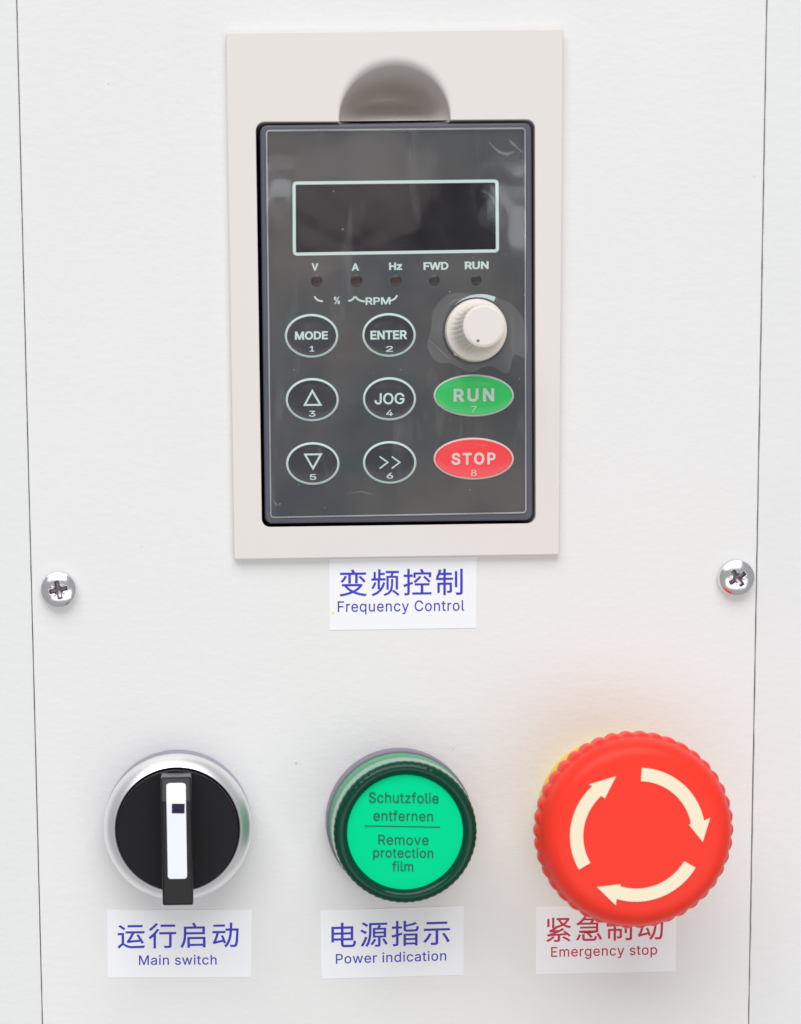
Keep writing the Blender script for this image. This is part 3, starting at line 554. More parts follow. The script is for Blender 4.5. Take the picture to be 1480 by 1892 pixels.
def film_material(name, lo, hi):
    """clear film: mostly see-through, with hazy smears and fine scratches"""
    m = bpy.data.materials.new(name)
    m.use_nodes = True
    nt = m.node_tree
    b = nt.nodes['Principled BSDF']
    out = nt.nodes['Material Output']
    b.inputs['Base Color'].default_value = (0.75, 0.78, 0.78, 1)
    b.inputs['Roughness'].default_value = 0.28
    tr = nt.nodes.new('ShaderNodeBsdfTransparent')
    mix = nt.nodes.new('ShaderNodeMixShader')
    tc = nt.nodes.new('ShaderNodeTexCoord')
    L = nt.links.new

    def nz(scale, stretch, detail, a, bb, dist=0.0, rot=0.0):
        mp = nt.nodes.new('ShaderNodeMapping')
        mp.inputs['Scale'].default_value = stretch
        mp.inputs['Rotation'].default_value = (0, rot, 0)
        n = nt.nodes.new('ShaderNodeTexNoise')
        n.inputs['Scale'].default_value = scale
        n.inputs['Detail'].default_value = detail
        n.inputs['Distortion'].default_value = dist
        r = nt.nodes.new('ShaderNodeMapRange')
        r.inputs['From Min'].default_value = a
        r.inputs['From Max'].default_value = bb
        L(tc.outputs['Object'], mp.inputs['Vector'])
        L(mp.outputs['Vector'], n.inputs['Vector'])
        L(n.outputs['Fac'], r.inputs['Value'])
        return r.outputs['Result']
    a = nz(70, (1, 1, 1), 4, 0.38, 0.72, 0.6)
    s = nz(260, (1, 1, 0.22), 5, 0.60, 0.80, 0.4, 0.7)
    d = nz(1500, (1, 1, 1), 2, 0.735, 0.80)
    add = nt.nodes.new('ShaderNodeMath'); add.operation = 'MULTIPLY_ADD'
    add.inputs[1].default_value = hi - lo
    add.inputs[2].default_value = lo
    L(a, add.inputs[0])
    add2 = nt.nodes.new('ShaderNodeMath'); add2.operation = 'MULTIPLY_ADD'
    add2.inputs[1].default_value = 0.07
    L(s, add2.inputs[0]); L(add.outputs[0], add2.inputs[2])
    add3 = nt.nodes.new('ShaderNodeMath'); add3.operation = 'MULTIPLY_ADD'
    add3.inputs[1].default_value = 0.22
    add3.use_clamp = True
    L(d, add3.inputs[0]); L(add2.outputs[0], add3.inputs[2])
    L(add3.outputs[0], mix.inputs['Fac'])
    L(tr.outputs[0], mix.inputs[1])
    L(b.outputs[0], mix.inputs[2])
    # the film's own thin gloss
    gl = nt.nodes.new('ShaderNodeBsdfGlossy')
    gl.inputs['Roughness'].default_value = 0.06
    lw = nt.nodes.new('ShaderNodeLayerWeight')
    lw.inputs['Blend'].default_value = 0.5
    pw = nt.nodes.new('ShaderNodeMath'); pw.operation = 'POWER'
    pw.inputs[1].default_value = 5.0
    fr = nt.nodes.new('ShaderNodeMath'); fr.operation = 'MULTIPLY_ADD'
    fr.inputs[1].default_value = 0.6
    fr.inputs[2].default_value = 0.032
    L(lw.outputs['Facing'], pw.inputs[0])
    L(pw.outputs[0], fr.inputs[0])
    bp = nt.nodes.new('ShaderNodeBump')
    bp.inputs['Distance'].default_value = 0.00012
    n2 = nt.nodes.new('ShaderNodeTexNoise')
    n2.inputs['Scale'].default_value = 85
    n2.inputs['Detail'].default_value = 1.5
    L(tc.outputs['Object'], n2.inputs['Vector'])
    L(n2.outputs['Fac'], bp.inputs['Height'])
    L(bp.outputs['Normal'], gl.inputs['Normal'])
    mix2 = nt.nodes.new('ShaderNodeMixShader')
    L(fr.outputs[0], mix2.inputs['Fac'])
    L(mix.outputs[0], mix2.inputs[1])
    L(gl.outputs[0], mix2.inputs[2])
    L(mix2.outputs[0], out.inputs['Surface'])
    return m


m_film = film_material('clear_film', 0.0, 0.03)
m_film_edge = film_material('film_edge', 0.28, 0.42)

# ------------------------------------------------------------------ cabinet and cover plate
def sx(u, v, h=0): return at(u, v, h).x


# seams: left through (30,0)-(78,1892), right (1418,0)-(1383,1892)
xl = (sx(30.5, 0) + sx(78.5, 1892)) / 2
xr = (sx(1417.5, 0) + sx(1383.5, 1892)) / 2
ztop = at(740, -260).z
zbot = at(740, 2150).z
gap_l, gap_r = 0.085 * MM, 0.12 * MM
xs_l, xs_r = sx(-230, 946), sx(1720, 946)


def vertical_strip_outline(x0, x1, jit0=0.0, jit1=0.0):
    n = 150
    o = []
    for i in range(n + 1):
        z = zbot + (ztop - zbot) * i / n
        o.append((x1 + jit1 * MM * noise.noise(Vector((z * 260, 3.1, 0))), z))
    for i in range(n + 1):
        z = ztop + (zbot - ztop) * i / n
        o.append((x0 + jit0 * MM * noise.noise(Vector((z * 260, 8.7, 0))), z))
    return o


cab = thing('machine_cabinet', P((xs_l + xs_r) / 2, zbot, -2),
            'white powder-coated machine cabinet body seen left and right of the screwed centre plate', 'cabinet')
vs, fs = plate(vertical_strip_outline(xs_l, xl - gap_l, 0, 0.05), None, 0.05, -2.0, 0.15, steps=3)
mesh('side_panel', vs, fs, m_body, cab)
vs, fs = plate(vertical_strip_outline(xr + gap_r, xs_r, 0.10, 0), None, -0.05, -2.0, 0.12, steps=3)
mesh('side_panel', vs, fs, m_body, cab)
# inside of the cabinet behind the seams
for a, b in ((xl - 0.006, xl + 0.002), (xr - 0.002, xr + 0.006)):
    mesh('seam_backing', [P(a, zbot, -2.1), P(b, zbot, -2.1), P(b, ztop, -2.1), P(a, ztop, -2.1)],
         [(0, 1, 2, 3)], m_dark, cab, smooth=False)

pl = thing('cover_plate', P((xl + xr) / 2, zbot, 0),
           'white textured sheet metal plate carrying the keypad, switch, lamp and stop button', 'panel')
cut = quad_px([(452, 100), (1012, 92), (1004, 1000), (462, 1008)], 0)
vs, fs = plate(vertical_strip_outline(xl + gap_l, xr - gap_r, 0.03, 0.06), rounded_quad(cut, 0.001), 0.0, -1.6, 0.22, 0.1, steps=3)
mesh('sheet', vs, fs, m_panel, pl)


for u, v, r in ((200, 155, 2.4), (547, 1410, 2.6), (1393, 326, 1.8), (838, 1384, 1.4), (262, 1010, 1.2), (1205, 742, 1.3)):
    n_ = 7
    pp = [(u + r * math.cos(6.283 * i / n_) * random.uniform(.5, 1.1), v + r * math.sin(6.283 * i / n_) * random.uniform(.6, 1.3)) for i in range(n_)]
    panel_px(pp, 0.02, m_nick, pl, 'paint_nick')


# ------------------------------------------------------------------ screws
def dome_screw(u, v, turn, label):
    c = at(u, v, 0.6)
    R = 34.6 * pxmm(u, v, 1.5)
    t = thing('panel_screw', (c.x, 0, c.z), label, 'screw', 'chrome cross-head screws holding the cover plate')
    # pan head
    seg, rings = 72, 26
    vs, fs = [], []
    H = 2.7

    def ss(x):
        x = min(1.0, max(0.0, x))
        return x * x * (3 - 2 * x)

    def height(x, y, r):
        q = r / R
        if q < 0.90:
            h = 0.75 + (H - 0.75) * math.sqrt(max(0, 1 - (q * 0.93) ** 2.2))
        else:
            q0 = 0.75 + (H - 0.75) * math.sqrt(1 - (0.9 * 0.93) ** 2.2)
            s = (q - 0.90) / 0.10
            h = q0 * math.sqrt(max(0, 1 - s * s))
        # cross recess
        a = math.atan2(y, x) - turn
        ca, sa = abs(r * math.cos(a)), abs(r * math.sin(a))
        lo_, hi_ = min(ca, sa), max(ca, sa)
        wd = 0.5
        L_ = 1.95
        d = 0.0
        if lo_ < wd and hi_ < L_:
            e = ss((wd - lo_) / 0.24) * ss((L_ - hi_) / 0.45)
            d = max(d, e * (1.0 + 1.2 * (1 - hi_ / L_)))
        # centre cone
        if r < 0.95:
            d = max(d, ss((1.0 - r) / 0.4) * 1.5)
        # thin secondary ticks
        a2 = a + math.pi / 4
        lo2 = min(abs(r * math.cos(a2)), abs(r * math.sin(a2)))
        if lo2 < 0.10 and 0.7 < r < 1.6:
            d = max(d, 0.16 * ss((0.10 - lo2) / 0.1))
        return h - d
    rads = [R * i / 80 for i in range(1, 81)]
    vs.append(P(c.x, c.z, height(0, 0, 0)))
    for r in rads:
        for i in range(seg * 2):
            th = math.pi * i / seg
            x, y = r * math.cos(th), r * math.sin(th)
            vs.append(P(c.x + x * MM, c.z + y * MM, max(0.0, height(x, y, r))))
    n = seg * 2
    for i in range(n):
        fs.append((0, 1 + i, 1 + (i + 1) % n))
    for k in range(len(rads) - 1):
        for i in range(n):
            j = (i + 1) % n
            fs.append((1 + k * n + i, 1 + k * n + j, 1 + (k + 1) * n + j, 1 + (k + 1) * n + i))
    o = mesh('screw_head', vs, fs, m_chrome, t, sharp=80)
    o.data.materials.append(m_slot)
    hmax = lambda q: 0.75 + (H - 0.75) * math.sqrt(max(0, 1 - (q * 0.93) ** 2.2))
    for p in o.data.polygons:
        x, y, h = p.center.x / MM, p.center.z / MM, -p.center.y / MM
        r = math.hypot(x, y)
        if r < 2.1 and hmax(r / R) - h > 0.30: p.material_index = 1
    return t


dome_screw(108.6, 1089.5, math.radians(12), 'chrome pan-head cross screw beside the left seam of the plate')
dome_screw(1359.5, 1067.5, math.radians(33), 'chrome pan-head cross screw beside the right seam of the plate')

# ------------------------------------------------------------------ keypad mounting frame
HF = 1.7
fr = thing('keypad_surround', at(735, 1028, 0),
           'cream plastic surround of the keypad with a round finger recess at its top', 'surround')
outer = rounded_quad(quad_px([(417.5, 60), (1041, 52.5), (1033.5, 1025), (432.5, 1034)], HF), 0.0005, 4)
TL, TR, BR, BL = quad_px([(472.5, 225), (988.5, 220.5), (990, 967), (484, 974)], HF)
rq = rounded_quad([TL, TR, BR, BL], 15 * 0.111 * MM, 7)     # starts with corner TL
nq = 8
hole, fil = [], []
for p in rq[:nq]: hole.append(p); fil.append(0.12)
sc_c = at(729.5, 223, HF)
rx_, rz_ = 99.5 * 0.1095 * MM, 97 * 0.1095 * MM
jl, jr = at(629, 224, HF), at(829, 222.3, HF)
for k in range(0, 57):
    t = math.pi - math.pi * k / 56
    x = sc_c.x + rx_ * math.cos(t)
    z = sc_c.z + rz_ * math.sin(t)
    hole.append((x, z))
    fil.append(0.12 + 1.55 * min(1.0, math.sin(t) * 1.25) ** 0.8 if 0 < k < 56 else 0.12)
for p in rq[nq:]: hole.append(p); fil.append(0.12)
a_ = sum(hole[i - 1][0] * hole[i][1] - hole[i][0] * hole[i - 1][1] for i in range(len(hole)))
if a_ < 0:
    hole = hole[::-1]
    fil = fil[::-1]
vs, fs = plate(outer, hole, HF, -30.0, 0.25, fil, steps=6)
# the outer rim ends on the panel, so keep the hole's walls deep and the rim shallow
no = len(outer)
for i in range(len(vs)):
    if i < no * 8 and vs[i].y > 0: vs[i].y = 0.0
mesh('bezel', vs, fs, m_frame, fr)
# concave finger recess behind the arch
vs, fs = [], []
rings = 22
for k in range(rings + 1):
    q = k / rings                       # 1 = at the wall
    for i in range(65):
        t = math.pi - math.pi * i / 64
        zz = min(1.0, max(0.0, q * math.sin(t) + 0.05))
        dz = -2.8 - 25.0 * math.sin(min(1, zz * 1.05) * math.pi / 2) ** 1.5
        dep = -1.0 + (dz + 1.0) * max(0.0, 1 - q ** 5) ** 0.6
        vs.append(P(sc_c.x + rx_ * q * 1.01 * math.cos(t), sc_c.z + rz_ * q * 1.01 * math.sin(t), dep))
for k in range(rings):
    for i in range(64):
        a = k * 65 + i
        fs.append((a, a + 1, a + 66, a + 65))
nb = len(vs)
row = [P(sc_c.x + rx_ * 0.97 * (i / 16 - 1), sc_c.z + 0.00005, -2.5) for i in range(33)]
vs += row + [v - Vector((0, 0, 0.0022)) for v in row]
for i in range(32):
    fs.append((nb + i, nb + i + 1, nb + 34 + i, nb + 33 + i))
mesh('finger_recess', vs, fs, m_frame, fr)
# dark well behind the keypad
well = quad_px([(468, 221), (992, 216), (994, 972), (480, 979)], HF)
vs = [P(x, z, -30.2) for x, z in well] + [P(x, z, -1.8) for x, z in well]
mesh('well', vs, [(0, 1, 2, 3), (0, 1, 5, 4), (1, 2, 6, 5), (2, 3, 7, 6), (3, 0, 4, 7)], m_dark, fr, smooth=False)
# dark liner in the joint between frame and keypad
liner_in = rounded_quad(quad_px([(481, 240), (982, 235), (983, 959), (490, 966)], -1.0), 0.0010, 7)
vs, fs = [], []

# ------------------------------------------------------------------ keypad
HK = 1.35      # body front
HO = 1.45      # overlay front
kp = thing('keypad', at(735, 966, -8),
           'dark grey control keypad with blank display, oval keys and ivory dial under clear film', 'keypad')
body = rounded_quad(quad_px([(480.5, 230.5), (982.5, 226), (984.5, 961), (490, 967.5)], HK), 13 * 0.109 * MM, 7)
vs, fs = plate(body, None, HK, -8, 0.5, steps=6)
mesh('housing', vs, fs, m_key_body, kp)
ov = rounded_quad(quad_px([(490.5, 239), (972.5, 234.5), (974, 949.5), (498.5, 958.5)], HO), 8 * 0.109 * MM, 6)
vs, fs = plate(ov, None, HO, 0.2, 0.05, steps=2)
mesh('overlay', vs, fs, m_overlay, kp)

# display window and its printed border
dw = rounded_quad(quad_px([(544, 337), (916.5, 333), (918, 463.5), (545, 469)], HO), 3 * 0.109 * MM, 4)
vs, fs = plate(dw, None, HO + 0.08, HO - 0.3, 0.02, steps=1)
mesh('display_window', vs, fs, m_glass, kp)
b_out = rounded_quad([(541, 336), (920.5, 332), (921.5, 466), (541.5, 472)], 6, 5)
b_out = [(x, y) for x, y in b_out]
mid = rounded_quad([(543.3, 338.3), (918.2, 334.4), (919.2, 463.6), (543.9, 469.6)], 5, 5)
ribbon(mid, 5.8, HO + 0.09, m_print, kp, 'display_border', closed=True)

# indicator names, lamps
for s, u, v, w_, h_ in (('V', 582, 493, 12.5, 13.5), ('A', 656.6, 493.5, 14, 13.5), ('Hz', 731, 491.8, 24, 14),
                        ('FWD', 805.5, 491.4, 46, 14.3), ('RUN', 880.8, 490.2, 44, 14.3)):
    lettering(s, u, v, w_, h_, HO, m_print, kp, bold=0.030)
for u, v, r, mt in ((585, 518.5, 10.5, m_led_red), (658.5, 518.5, 11, m_led_red), (731.5, 518.5, 10, m_led_red),
                    (802.5, 518, 9.5, m_led_blk), (880, 517.5, 9.5, m_led_blk)):
    c = at(u, v, HO)
    rr = r * 0.109
    vs, fs = lathe(c, [(rr, HO - 0.2), (rr, HO + 0.03), (rr * 0.8, HO + 0.12), (rr * 0.5, HO + 0.17)], 28)
    mesh('indicator_lamp', vs, fs, mt, kp)


def curve_px(pts, n=8):
    """quadratic through three control points"""
    (x0, y0), (x1, y1), (x2, y2) = pts
    return [((1 - t) ** 2 * x0 + 2 * t * (1 - t) * x1 + t * t * x2,
             (1 - t) ** 2 * y0 + 2 * t * (1 - t) * y1 + t * t * y2) for t in [i / n for i in range(n + 1)]]


for pts in (((581, 547.5), (585, 556.5), (596.5, 556.5)), ((643.5, 556), (652, 555.5), (655.5, 547.5)),
            ((656.5, 547.5), (661, 556), (674, 557)), ((720, 556), (730, 554), (734, 545.5))):
    ribbon(curve_px(pts), 3.2, HO, m_print, kp, 'bracket_mark')
lettering('%', 622.5, 555, 11, 14, HO, m_print, kp, bold=0.02)
lettering('RPM', 698.5, 556, 46, 13.5, HO, m_print, kp, bold=0.02)


def ellipse(u, v, a, b, n=56):
    return [(u + a * math.cos(2 * math.pi * i / n), v + b * math.sin(2 * math.pi * i / n)) for i in range(n)]


KH = 0.50


def key(u, v, a, b, mat, rim_mat, rim_w, label):
    """embossed oval key: rounded shoulder, shallow crown"""
    vs, fs = [], []
    n = 56
    prof = [(1.0, 0.0), (0.985, 0.16), (0.95, 0.28), (0.90, 0.35), (0.82, 0.39), (0.7, 0.42), (0.5, 0.455), (0.25, 0.48), (0.06, KH)]
    for q, h in prof:
        for x, y in ellipse(u, v, a * q, b * q, n):
            vs.append(at(x, y, HO + h))
    for k in range(len(prof) - 1):
        for i in range(n):
            j = (i + 1) % n
            fs.append((k * n + i, k * n + j, (k + 1) * n + j, (k + 1) * n + i))
    fs.append(tuple((len(prof) - 1) * n + i for i in range(n)))
    o = mesh('key', vs, fs, mat, kp)
    o['label'] = label
    e = ellipse(u, v, a - rim_w / 2, b - rim_w / 2, n)
    # rim follows the shoulder of the key
    vs, fs = [], []
    for q, h in ((0.0, 0.03), (0.25, 0.16), (0.6, 0.27), (1.0, 0.32)):
        for x, y in ellipse(u, v, a + 0.5 - (rim_w + 0.5) * q, b + 0.5 - (rim_w + 0.5) * q, n):
            vs.append(at(x, y, HO + h + 0.06))
    for k in range(3):
        for i in range(n):
            j = (i + 1) % n
            fs.append((k * n + i, k * n + j, (k + 1) * n + j, (k + 1) * n + i))
    rm = mesh('key_rim', vs, fs, rim_mat, o)
    return o


HT = HO + KH + 0.01
k1 = key(575.6, 620.5, 49, 40, m_keydark, m_print, 3.5, 'oval key marked MODE')
lettering('MODE', 575.4, 619.8, 61, 15.5, HT, m_print, k1, bold=0.030, name='key_lettering')
lettering('1', 576.5, 644.5, 9, 10.5, HT - .06, m_print, k1, bold=0.01, name='key_number')
k2 = key(718.8, 619, 49, 40, m_keydark, m_print, 3.5, 'oval key marked ENTER')
lettering('ENTER', 718.4, 618.8, 68, 16.5, HT, m_print, k2, bold=0.030, name='key_lettering')
lettering('2', 719.5, 644.5, 13, 10.5, HT - .06, m_print, k2, bold=0.01, name='key_number')
k3 = key(577, 738.5, 48.7, 39.5, m_keydark, m_print, 3.5, 'oval key with a triangle pointing up')
ribbon([(577, 722), (563, 748.3), (592.2, 748)], 3.4, HT, m_print, k3, 'key_triangle', closed=True)
lettering('3', 576.8, 764.5, 12, 11, HT - .06, m_print, k3, bold=0.01, name='key_number')
k4 = key(719.6, 737, 48.7, 39.5, m_keydark, m_print, 3.5, 'oval key marked JOG')
lettering('JOG', 719.8, 736.5, 55, 21, HT, m_print, k4, bold=0.015, name='key_lettering')
lettering('4', 719.8, 762.8, 12.5, 11, HT - .06, m_print, k4, bold=0.01, name='key_number')
k5 = key(578, 856.5, 49, 39, m_keydark, m_print, 3.5, 'oval key with a triangle pointing down')
ribbon([(578.4, 865.5), (563.5, 839.8), (593, 839.3)], 3.4, HT, m_print, k5, 'key_triangle', closed=True)
lettering('5', 578.3, 881.5, 12, 10.5, HT - .06, m_print, k5, bold=0.01, name='key_number')
k6 = key(720, 854.5, 49, 39, m_keydark, m_print, 3.5, 'oval key with two right-pointing chevrons')
for ox in (0, 22.3):
    ribbon([(701.5 + ox, 843.5), (716.5 + ox, 854.3), (701.5 + ox, 865.5)], 2.5, HT, m_print, k6, 'key_chevron')
lettering('6', 720.5, 879, 12, 11, HT - .06, m_print, k6, bold=0.01, name='key_number')
k7 = key(875.3, 730.7, 73.8, 38.6, m_keygreen, m_keyrim_g, 2.8, 'green oval key marked RUN')
lettering('RUN', 875.6, 730, 75, 24.5, HT, m_keyrim_g, k7, bold=0.03, name='key_lettering', spacing=1.3)
lettering('7', 875.3, 756, 10, 11.5, HT - .06, m_keyrim_g, k7, name='key_number')
m_keyprint_r = material('pink_white_print', (0.80, 0.60, 0.56, 1), 0.5)
k8 = key(875.2, 847.4, 73.8, 38.4, m_keyred, m_keyprint_r, 2.8, 'red oval key marked STOP')
lettering('STOP', 875, 847.5, 81.5, 22.5, HT, m_keyprint_r, k8, bold=0.03, name='key_lettering', spacing=1.25)
lettering('8', 875.5, 873.8, 10.5, 11.5, HT - .06, m_keyprint_r, k8, name='key_number')

# printed crescent scale above the dial
cx_, cy_ = 881, 609
ang = [math.radians(134 - (134 - 60) * i / 18) for i in range(19)]
rad = [61.5 + 5.0 * (i / 18) for i in range(19)]
wd = [0.8 + 8.0 * (i / 18) ** 1.1 for i in range(19)]
pts = [(cx_ + r * math.cos(a), cy_ - r * 0.97 * math.sin(a)) for a, r in zip(ang, rad)]
ribbon(pts, 4, HO, m_print, kp, 'dial_scale', widths=wd)

# dial: fluted tapering knob
kc = at(878.0, 611.2, HO)
KR = 56.3 * 0.1075
m_ring = material('dial_gap', (0.010, 0.007, 0.014, 1), 0.5)
vs, fs = lathe(kc, [(KR + 0.42, HO + 0.02), (KR + 0.40, HO + 0.05)], 64)
mesh('dial_opening', vs, fs, m_ring, kp)
rip = lambda t: (0.5 + 0.5 * math.cos(30 * t)) ** 3 * -1.0
prof = [(KR, HO + 0.1), (KR + 0.02, HO + 2.0), (KR - 0.15, HO + 2.7), (KR - 0.55, HO + 3.0), (KR - 1.1, HO + 3.6, 0.03), (KR - 1.55, HO + 5.0, 0.2),
        (KR - 1.75, HO + 9.0, 0.22), (KR - 1.9, HO + 14.5, 0.18), (KR - 1.95, HO + 15.4, 0.1), (KR - 2.12, HO + 15.8), (KR - 2.5, HO + 15.9)]
vs, fs = lathe(kc, prof, 360, rip)
kn = mesh('dial', vs, fs, m_knob, kp)
vs, fs = lathe(kc, [(KR - 2.35, HO + 15.85), (KR - 2.38, HO + 15.98), (KR - 2.55, HO + 16.03)], 64)
mesh('dial_cap', vs, fs, m_knobtop, kn)
c = at(883.2, 629.6, HO + 16.05)
vs, fs = lathe(c, [(0.30, HO + 16.0), (0.28, HO + 16.07)], 20)
mesh('pointer_dot', vs, fs, m_ink, kn)
# pointer nib on the skirt
c = at(844, 652, HO + 1.5)
vs, fs = lathe(c, [(0.55, HO + 0.2), (0.5, HO + 1.8), (0.3, HO + 2.1)], 12)
mesh('pointer_nib', vs, fs, m_knob, kn)

# clear protective film over the keypad, cut out round the dial
HFm = HO + 0.62
film_o = rounded_quad(quad_px([(491, 240), (971.5, 235.5), (973, 948.5), (499, 957.5)], HFm), 7 * 0.109 * MM, 6)
hc = at(879.5, 611, HFm)
fh = []
for i in range(64):
    t = 2 * math.pi * i / 64
    rr = (63 + 3.0 * noise.noise(Vector((math.cos(t) * 1.2, math.sin(t) * 1.2, 4.2)))) * 0.109 * MM
    fh.append((hc.x + rr * math.cos(t), hc.z + rr * math.sin(t)))
vs, fs = plate(film_o, fh, HFm, HFm - 0.06, 0.03, 0.03, steps=1)
film = mesh('protective_film', vs, fs, m_film, kp)
# its raised edge
fi = offset(ccw(film_o), [-0.30 * MM] * len(film_o))
vs, fs = plate(offset(ccw(film_o), [0.02 * MM] * len(film_o)), fi, HFm + 0.06, HFm - 0.4, 0.05, 0.05, steps=2)
mesh('film_edge', vs, fs, m_film_edge, kp)


# old adhesive haze round the dial, creases and dust in the film
m_glue = film_material('adhesive_haze', 0.03, 0.14)
m_crease = film_material('film_crease', 0.06, 0.22)
pts = [(800, 575), (822, 548), (850, 541), (925, 552), (958, 575), (973, 610), (972, 660), (950, 655), (938, 690), (905, 676),
       (868, 688), (835, 672), (806, 668), (790, 640), (797, 605)]
sm = []
for i in range(len(pts)):
    a, b, c_, d_ = [Vector(pts[(i + k) % len(pts)]) for k in (-1, 0, 1, 2)]
    for t in (0, .25, .5, .75):
        q = 0.5 * ((2 * b) + (c_ - a) * t + (2 * a - 5 * b + 4 * c_ - d_) * t * t + (3 * b - a - 3 * c_ + d_) * t ** 3)
        sm.append((q.x, q.y))
panel_px(sm, HO + 0.06, m_glue, kp, 'adhesive_patch')
for pts, wds in (([(903, 262), (912, 272), (922, 281), (937, 285), (950, 280)], [1, 3, 5, 6, 1]),
                 ([(940, 258), (948, 266), (955, 272), (968, 284)], [1, 5, 3, 1]),
                 ([(890, 352), (902, 358), (911, 366), (915, 382)], [1, 3, 6, 1]),
                 ([(905, 344), (912, 352), (916, 362)], [1, 4, 1]),
                 ([(792, 628), (806, 640), (822, 656), (838, 665)], [0.8, 1.6, 1.6, .8]),
                 ([(827, 565), (840, 555), (855, 550)], [1, 2.5, 1]),
                 ([(505, 925), (510, 932), (519, 936)], [1, 5, 1]),
                 ([(640, 912), (668, 908), (690, 914)], [.5, 2, .5])):
    ribbon(pts, 2, HFm, m_crease, kp, 'film_crease', widths=wds, thick=0.05)
for u, v, r in ((616.5, 353.5, 1.8), (633, 423.5, 2.2), (711, 390, 1.2), (831, 539, 1.6), (517, 931, 2.2), (600, 938, 1.3), (552, 896, 1.2),
                (934, 470, 1.3), (543, 683, 1.5), (740, 683, 1.4), (690, 690, 1.2), (969, 545, 1.5), (960, 700, 1.5), (620, 560, .9), (868, 905, 1.2)):
    panel_px(ellipse(u, v, r * .62, r * .62 * random.uniform(.6, 1.1), 8), HFm + 0.05, m_dust, kp, 'dust_speck')


# ------------------------------------------------------------------ paper labels
def sticker(corners, label, items, h=0.10):
    c = at(sum(p[0] for p in corners) / 4, sum(p[1] for p in corners) / 4, 0)
    t = thing('label_sticker', c, label, 'label', 'bilingual paper labels on the plate')
    vs, fs = plate(rounded_quad(quad_px(corners, h), 0.00015, 2), None, h, 0.0, 0.03, steps=1)
    mesh('paper', vs, fs, m_paper, t)
    for s, u, v, w_, h_, mt, sl, bold, sp in items:
        lettering(s, u, v, w_, h_, h, mt, t, slope=sl, bold=bold, spacing=sp)
    return t


s1 = sticker([(608.3, 1032.2), (880.8, 1028.2), (880, 1160.3), (608.5, 1164.6)],
             'white label reading Frequency Control in blue, directly below the keypad frame',
             [('变频控制', 741, 1076, 228, 50, m_blue, -0.012, 0.006, 1.16),
              ('Frequency Control', 741, 1122.3, 234, 25.5, m_blue2, -0.010, 0.006, 1.08)])
panel_px([(612.5, 1130), (617, 1129), (618.5, 1134), (613, 1136.5)], 0.13, m_yspeck, s1, 'glue_speck')
sticker([(198, 1681.3), (465.2, 1680.3), (463.7, 1805.3), (198.8, 1806.8)],
        'white label reading Main switch in blue, directly below the black rotary switch',
        [('运行启动', 329, 1728.5, 224, 47, m_blue, -0.012, 0.006, 1.16),
         ('Main switch', 328.5, 1773.6, 143.5, 18.5, m_blue2, -0.006, 0.006, 1.06)])
sticker([(592.3, 1682.4), (856.5, 1673.5), (856.7, 1801.4), (594, 1808.8)],
        'white label reading Power indication in blue, directly below the green lamp',
        [('电源指示', 721.8, 1725.3, 219, 46.5, m_blue, -0.030, 0.006, 1.16),
         ('Power indication', 722.6, 1768.6, 204, 18.7, m_blue2, -0.030, 0.006, 1.06)])
sticker([(990.6, 1675), (1249.6, 1671), (1248.4, 1794.7), (989.7, 1800.6)],
        'white label reading Emergency stop in red, partly hidden by the red button',
        [('紧急制动', 1117, 1715.5, 217, 46.5, m_red, -0.022, 0.006, 1.16),
         ('Emergency stop', 1116.3, 1759.5, 196, 23.5, m_red2, -0.022, 0.006, 1.06)])

# ------------------------------------------------------------------ rotary switch
bc = at(329, 1519, 0)
sw = thing('rotary_switch', (bc.x, 0, bc.z),
           'black rotary selector switch with white bar handle in a silver bezel ring', 'switch')
prof = [(14.55, 0.0), (14.9, 0.3), (14.95, 6.2), (14.9, 7.6)]
vs, fs = lathe(bc, prof, 128, closed_top=False)
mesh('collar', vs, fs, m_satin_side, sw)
prof = [(14.9, 7.5), (14.92, 8.0), (14.82, 8.7), (14.5, 9.5), (14.0, 10.2), (13.45, 10.75), (12.95, 11.15),
        (12.6, 11.35), (12.45, 11.3), (12.4, 9.5)]
vs, fs = lathe(bc, prof, 128, closed_top=False)
mesh('bezel_ring', vs, fs, m_satin, sw)
vs, fs = lathe(bc, [(12.45, 10.2), (11.0, 10.2)], 96)
mesh('bezel_gap', vs, fs, m_dark, sw)
prof = [(12.15, 10.1), (12.15, 13.1)] + [(11.95 + 0.2 * math.cos(a), 13.1 + 0.2 * math.sin(a)) for a in (0.5, 1.0, 1.57)] + [(11.6, 13.32), (11.0, 13.3)]
vs, fs = lathe(bc, prof, 96)
disc = mesh('rotor_disc', vs, fs, m_black, sw)
# handle from its side profile
H3 = 24.0
xc = (at(300.3, 1673, H3).x + at(357.4, 1673, H3).x) / 2
hw = (at(357.2, 1660, H3).x - at(300.5, 1660, H3).x) / 2
zb = at(329, 1673, H3).z
zc = at(329, 1481, H3).z
ztp = at(329, 1436.0, 21.2).z
bm = bmesh.new()
profh = [(zb + 0.0001, 13.0), (zb, H3), (zc, H3), (ztp, 21.2), (ztp + 0.00005, 13.0)]
va = [bm.verts.new(P(xc - hw, z, h)) for z, h in profh]
vb = [bm.verts.new(P(xc + hw, z, h)) for z, h in profh]
bm.faces.new(va)
bm.faces.new(vb[::-1])
for i in range(5):
    j = (i + 1) % 5
    bm.faces.new((va[j], va[i], vb[i], vb[j]))
bmesh.ops.recalc_face_normals(bm, faces=bm.faces)
bmesh.ops.bevel(bm, geom=list(bm.edges), offset=0.00045, segments=3, profile=0.6, affect='EDGES')
vs = [v.co.copy() for v in bm.verts]
bm.verts.index_update()
fs = [tuple(v.index for v in f.verts) for f in bm.faces]
bm.free()
hd = mesh('handle', vs, fs, m_handle, sw)
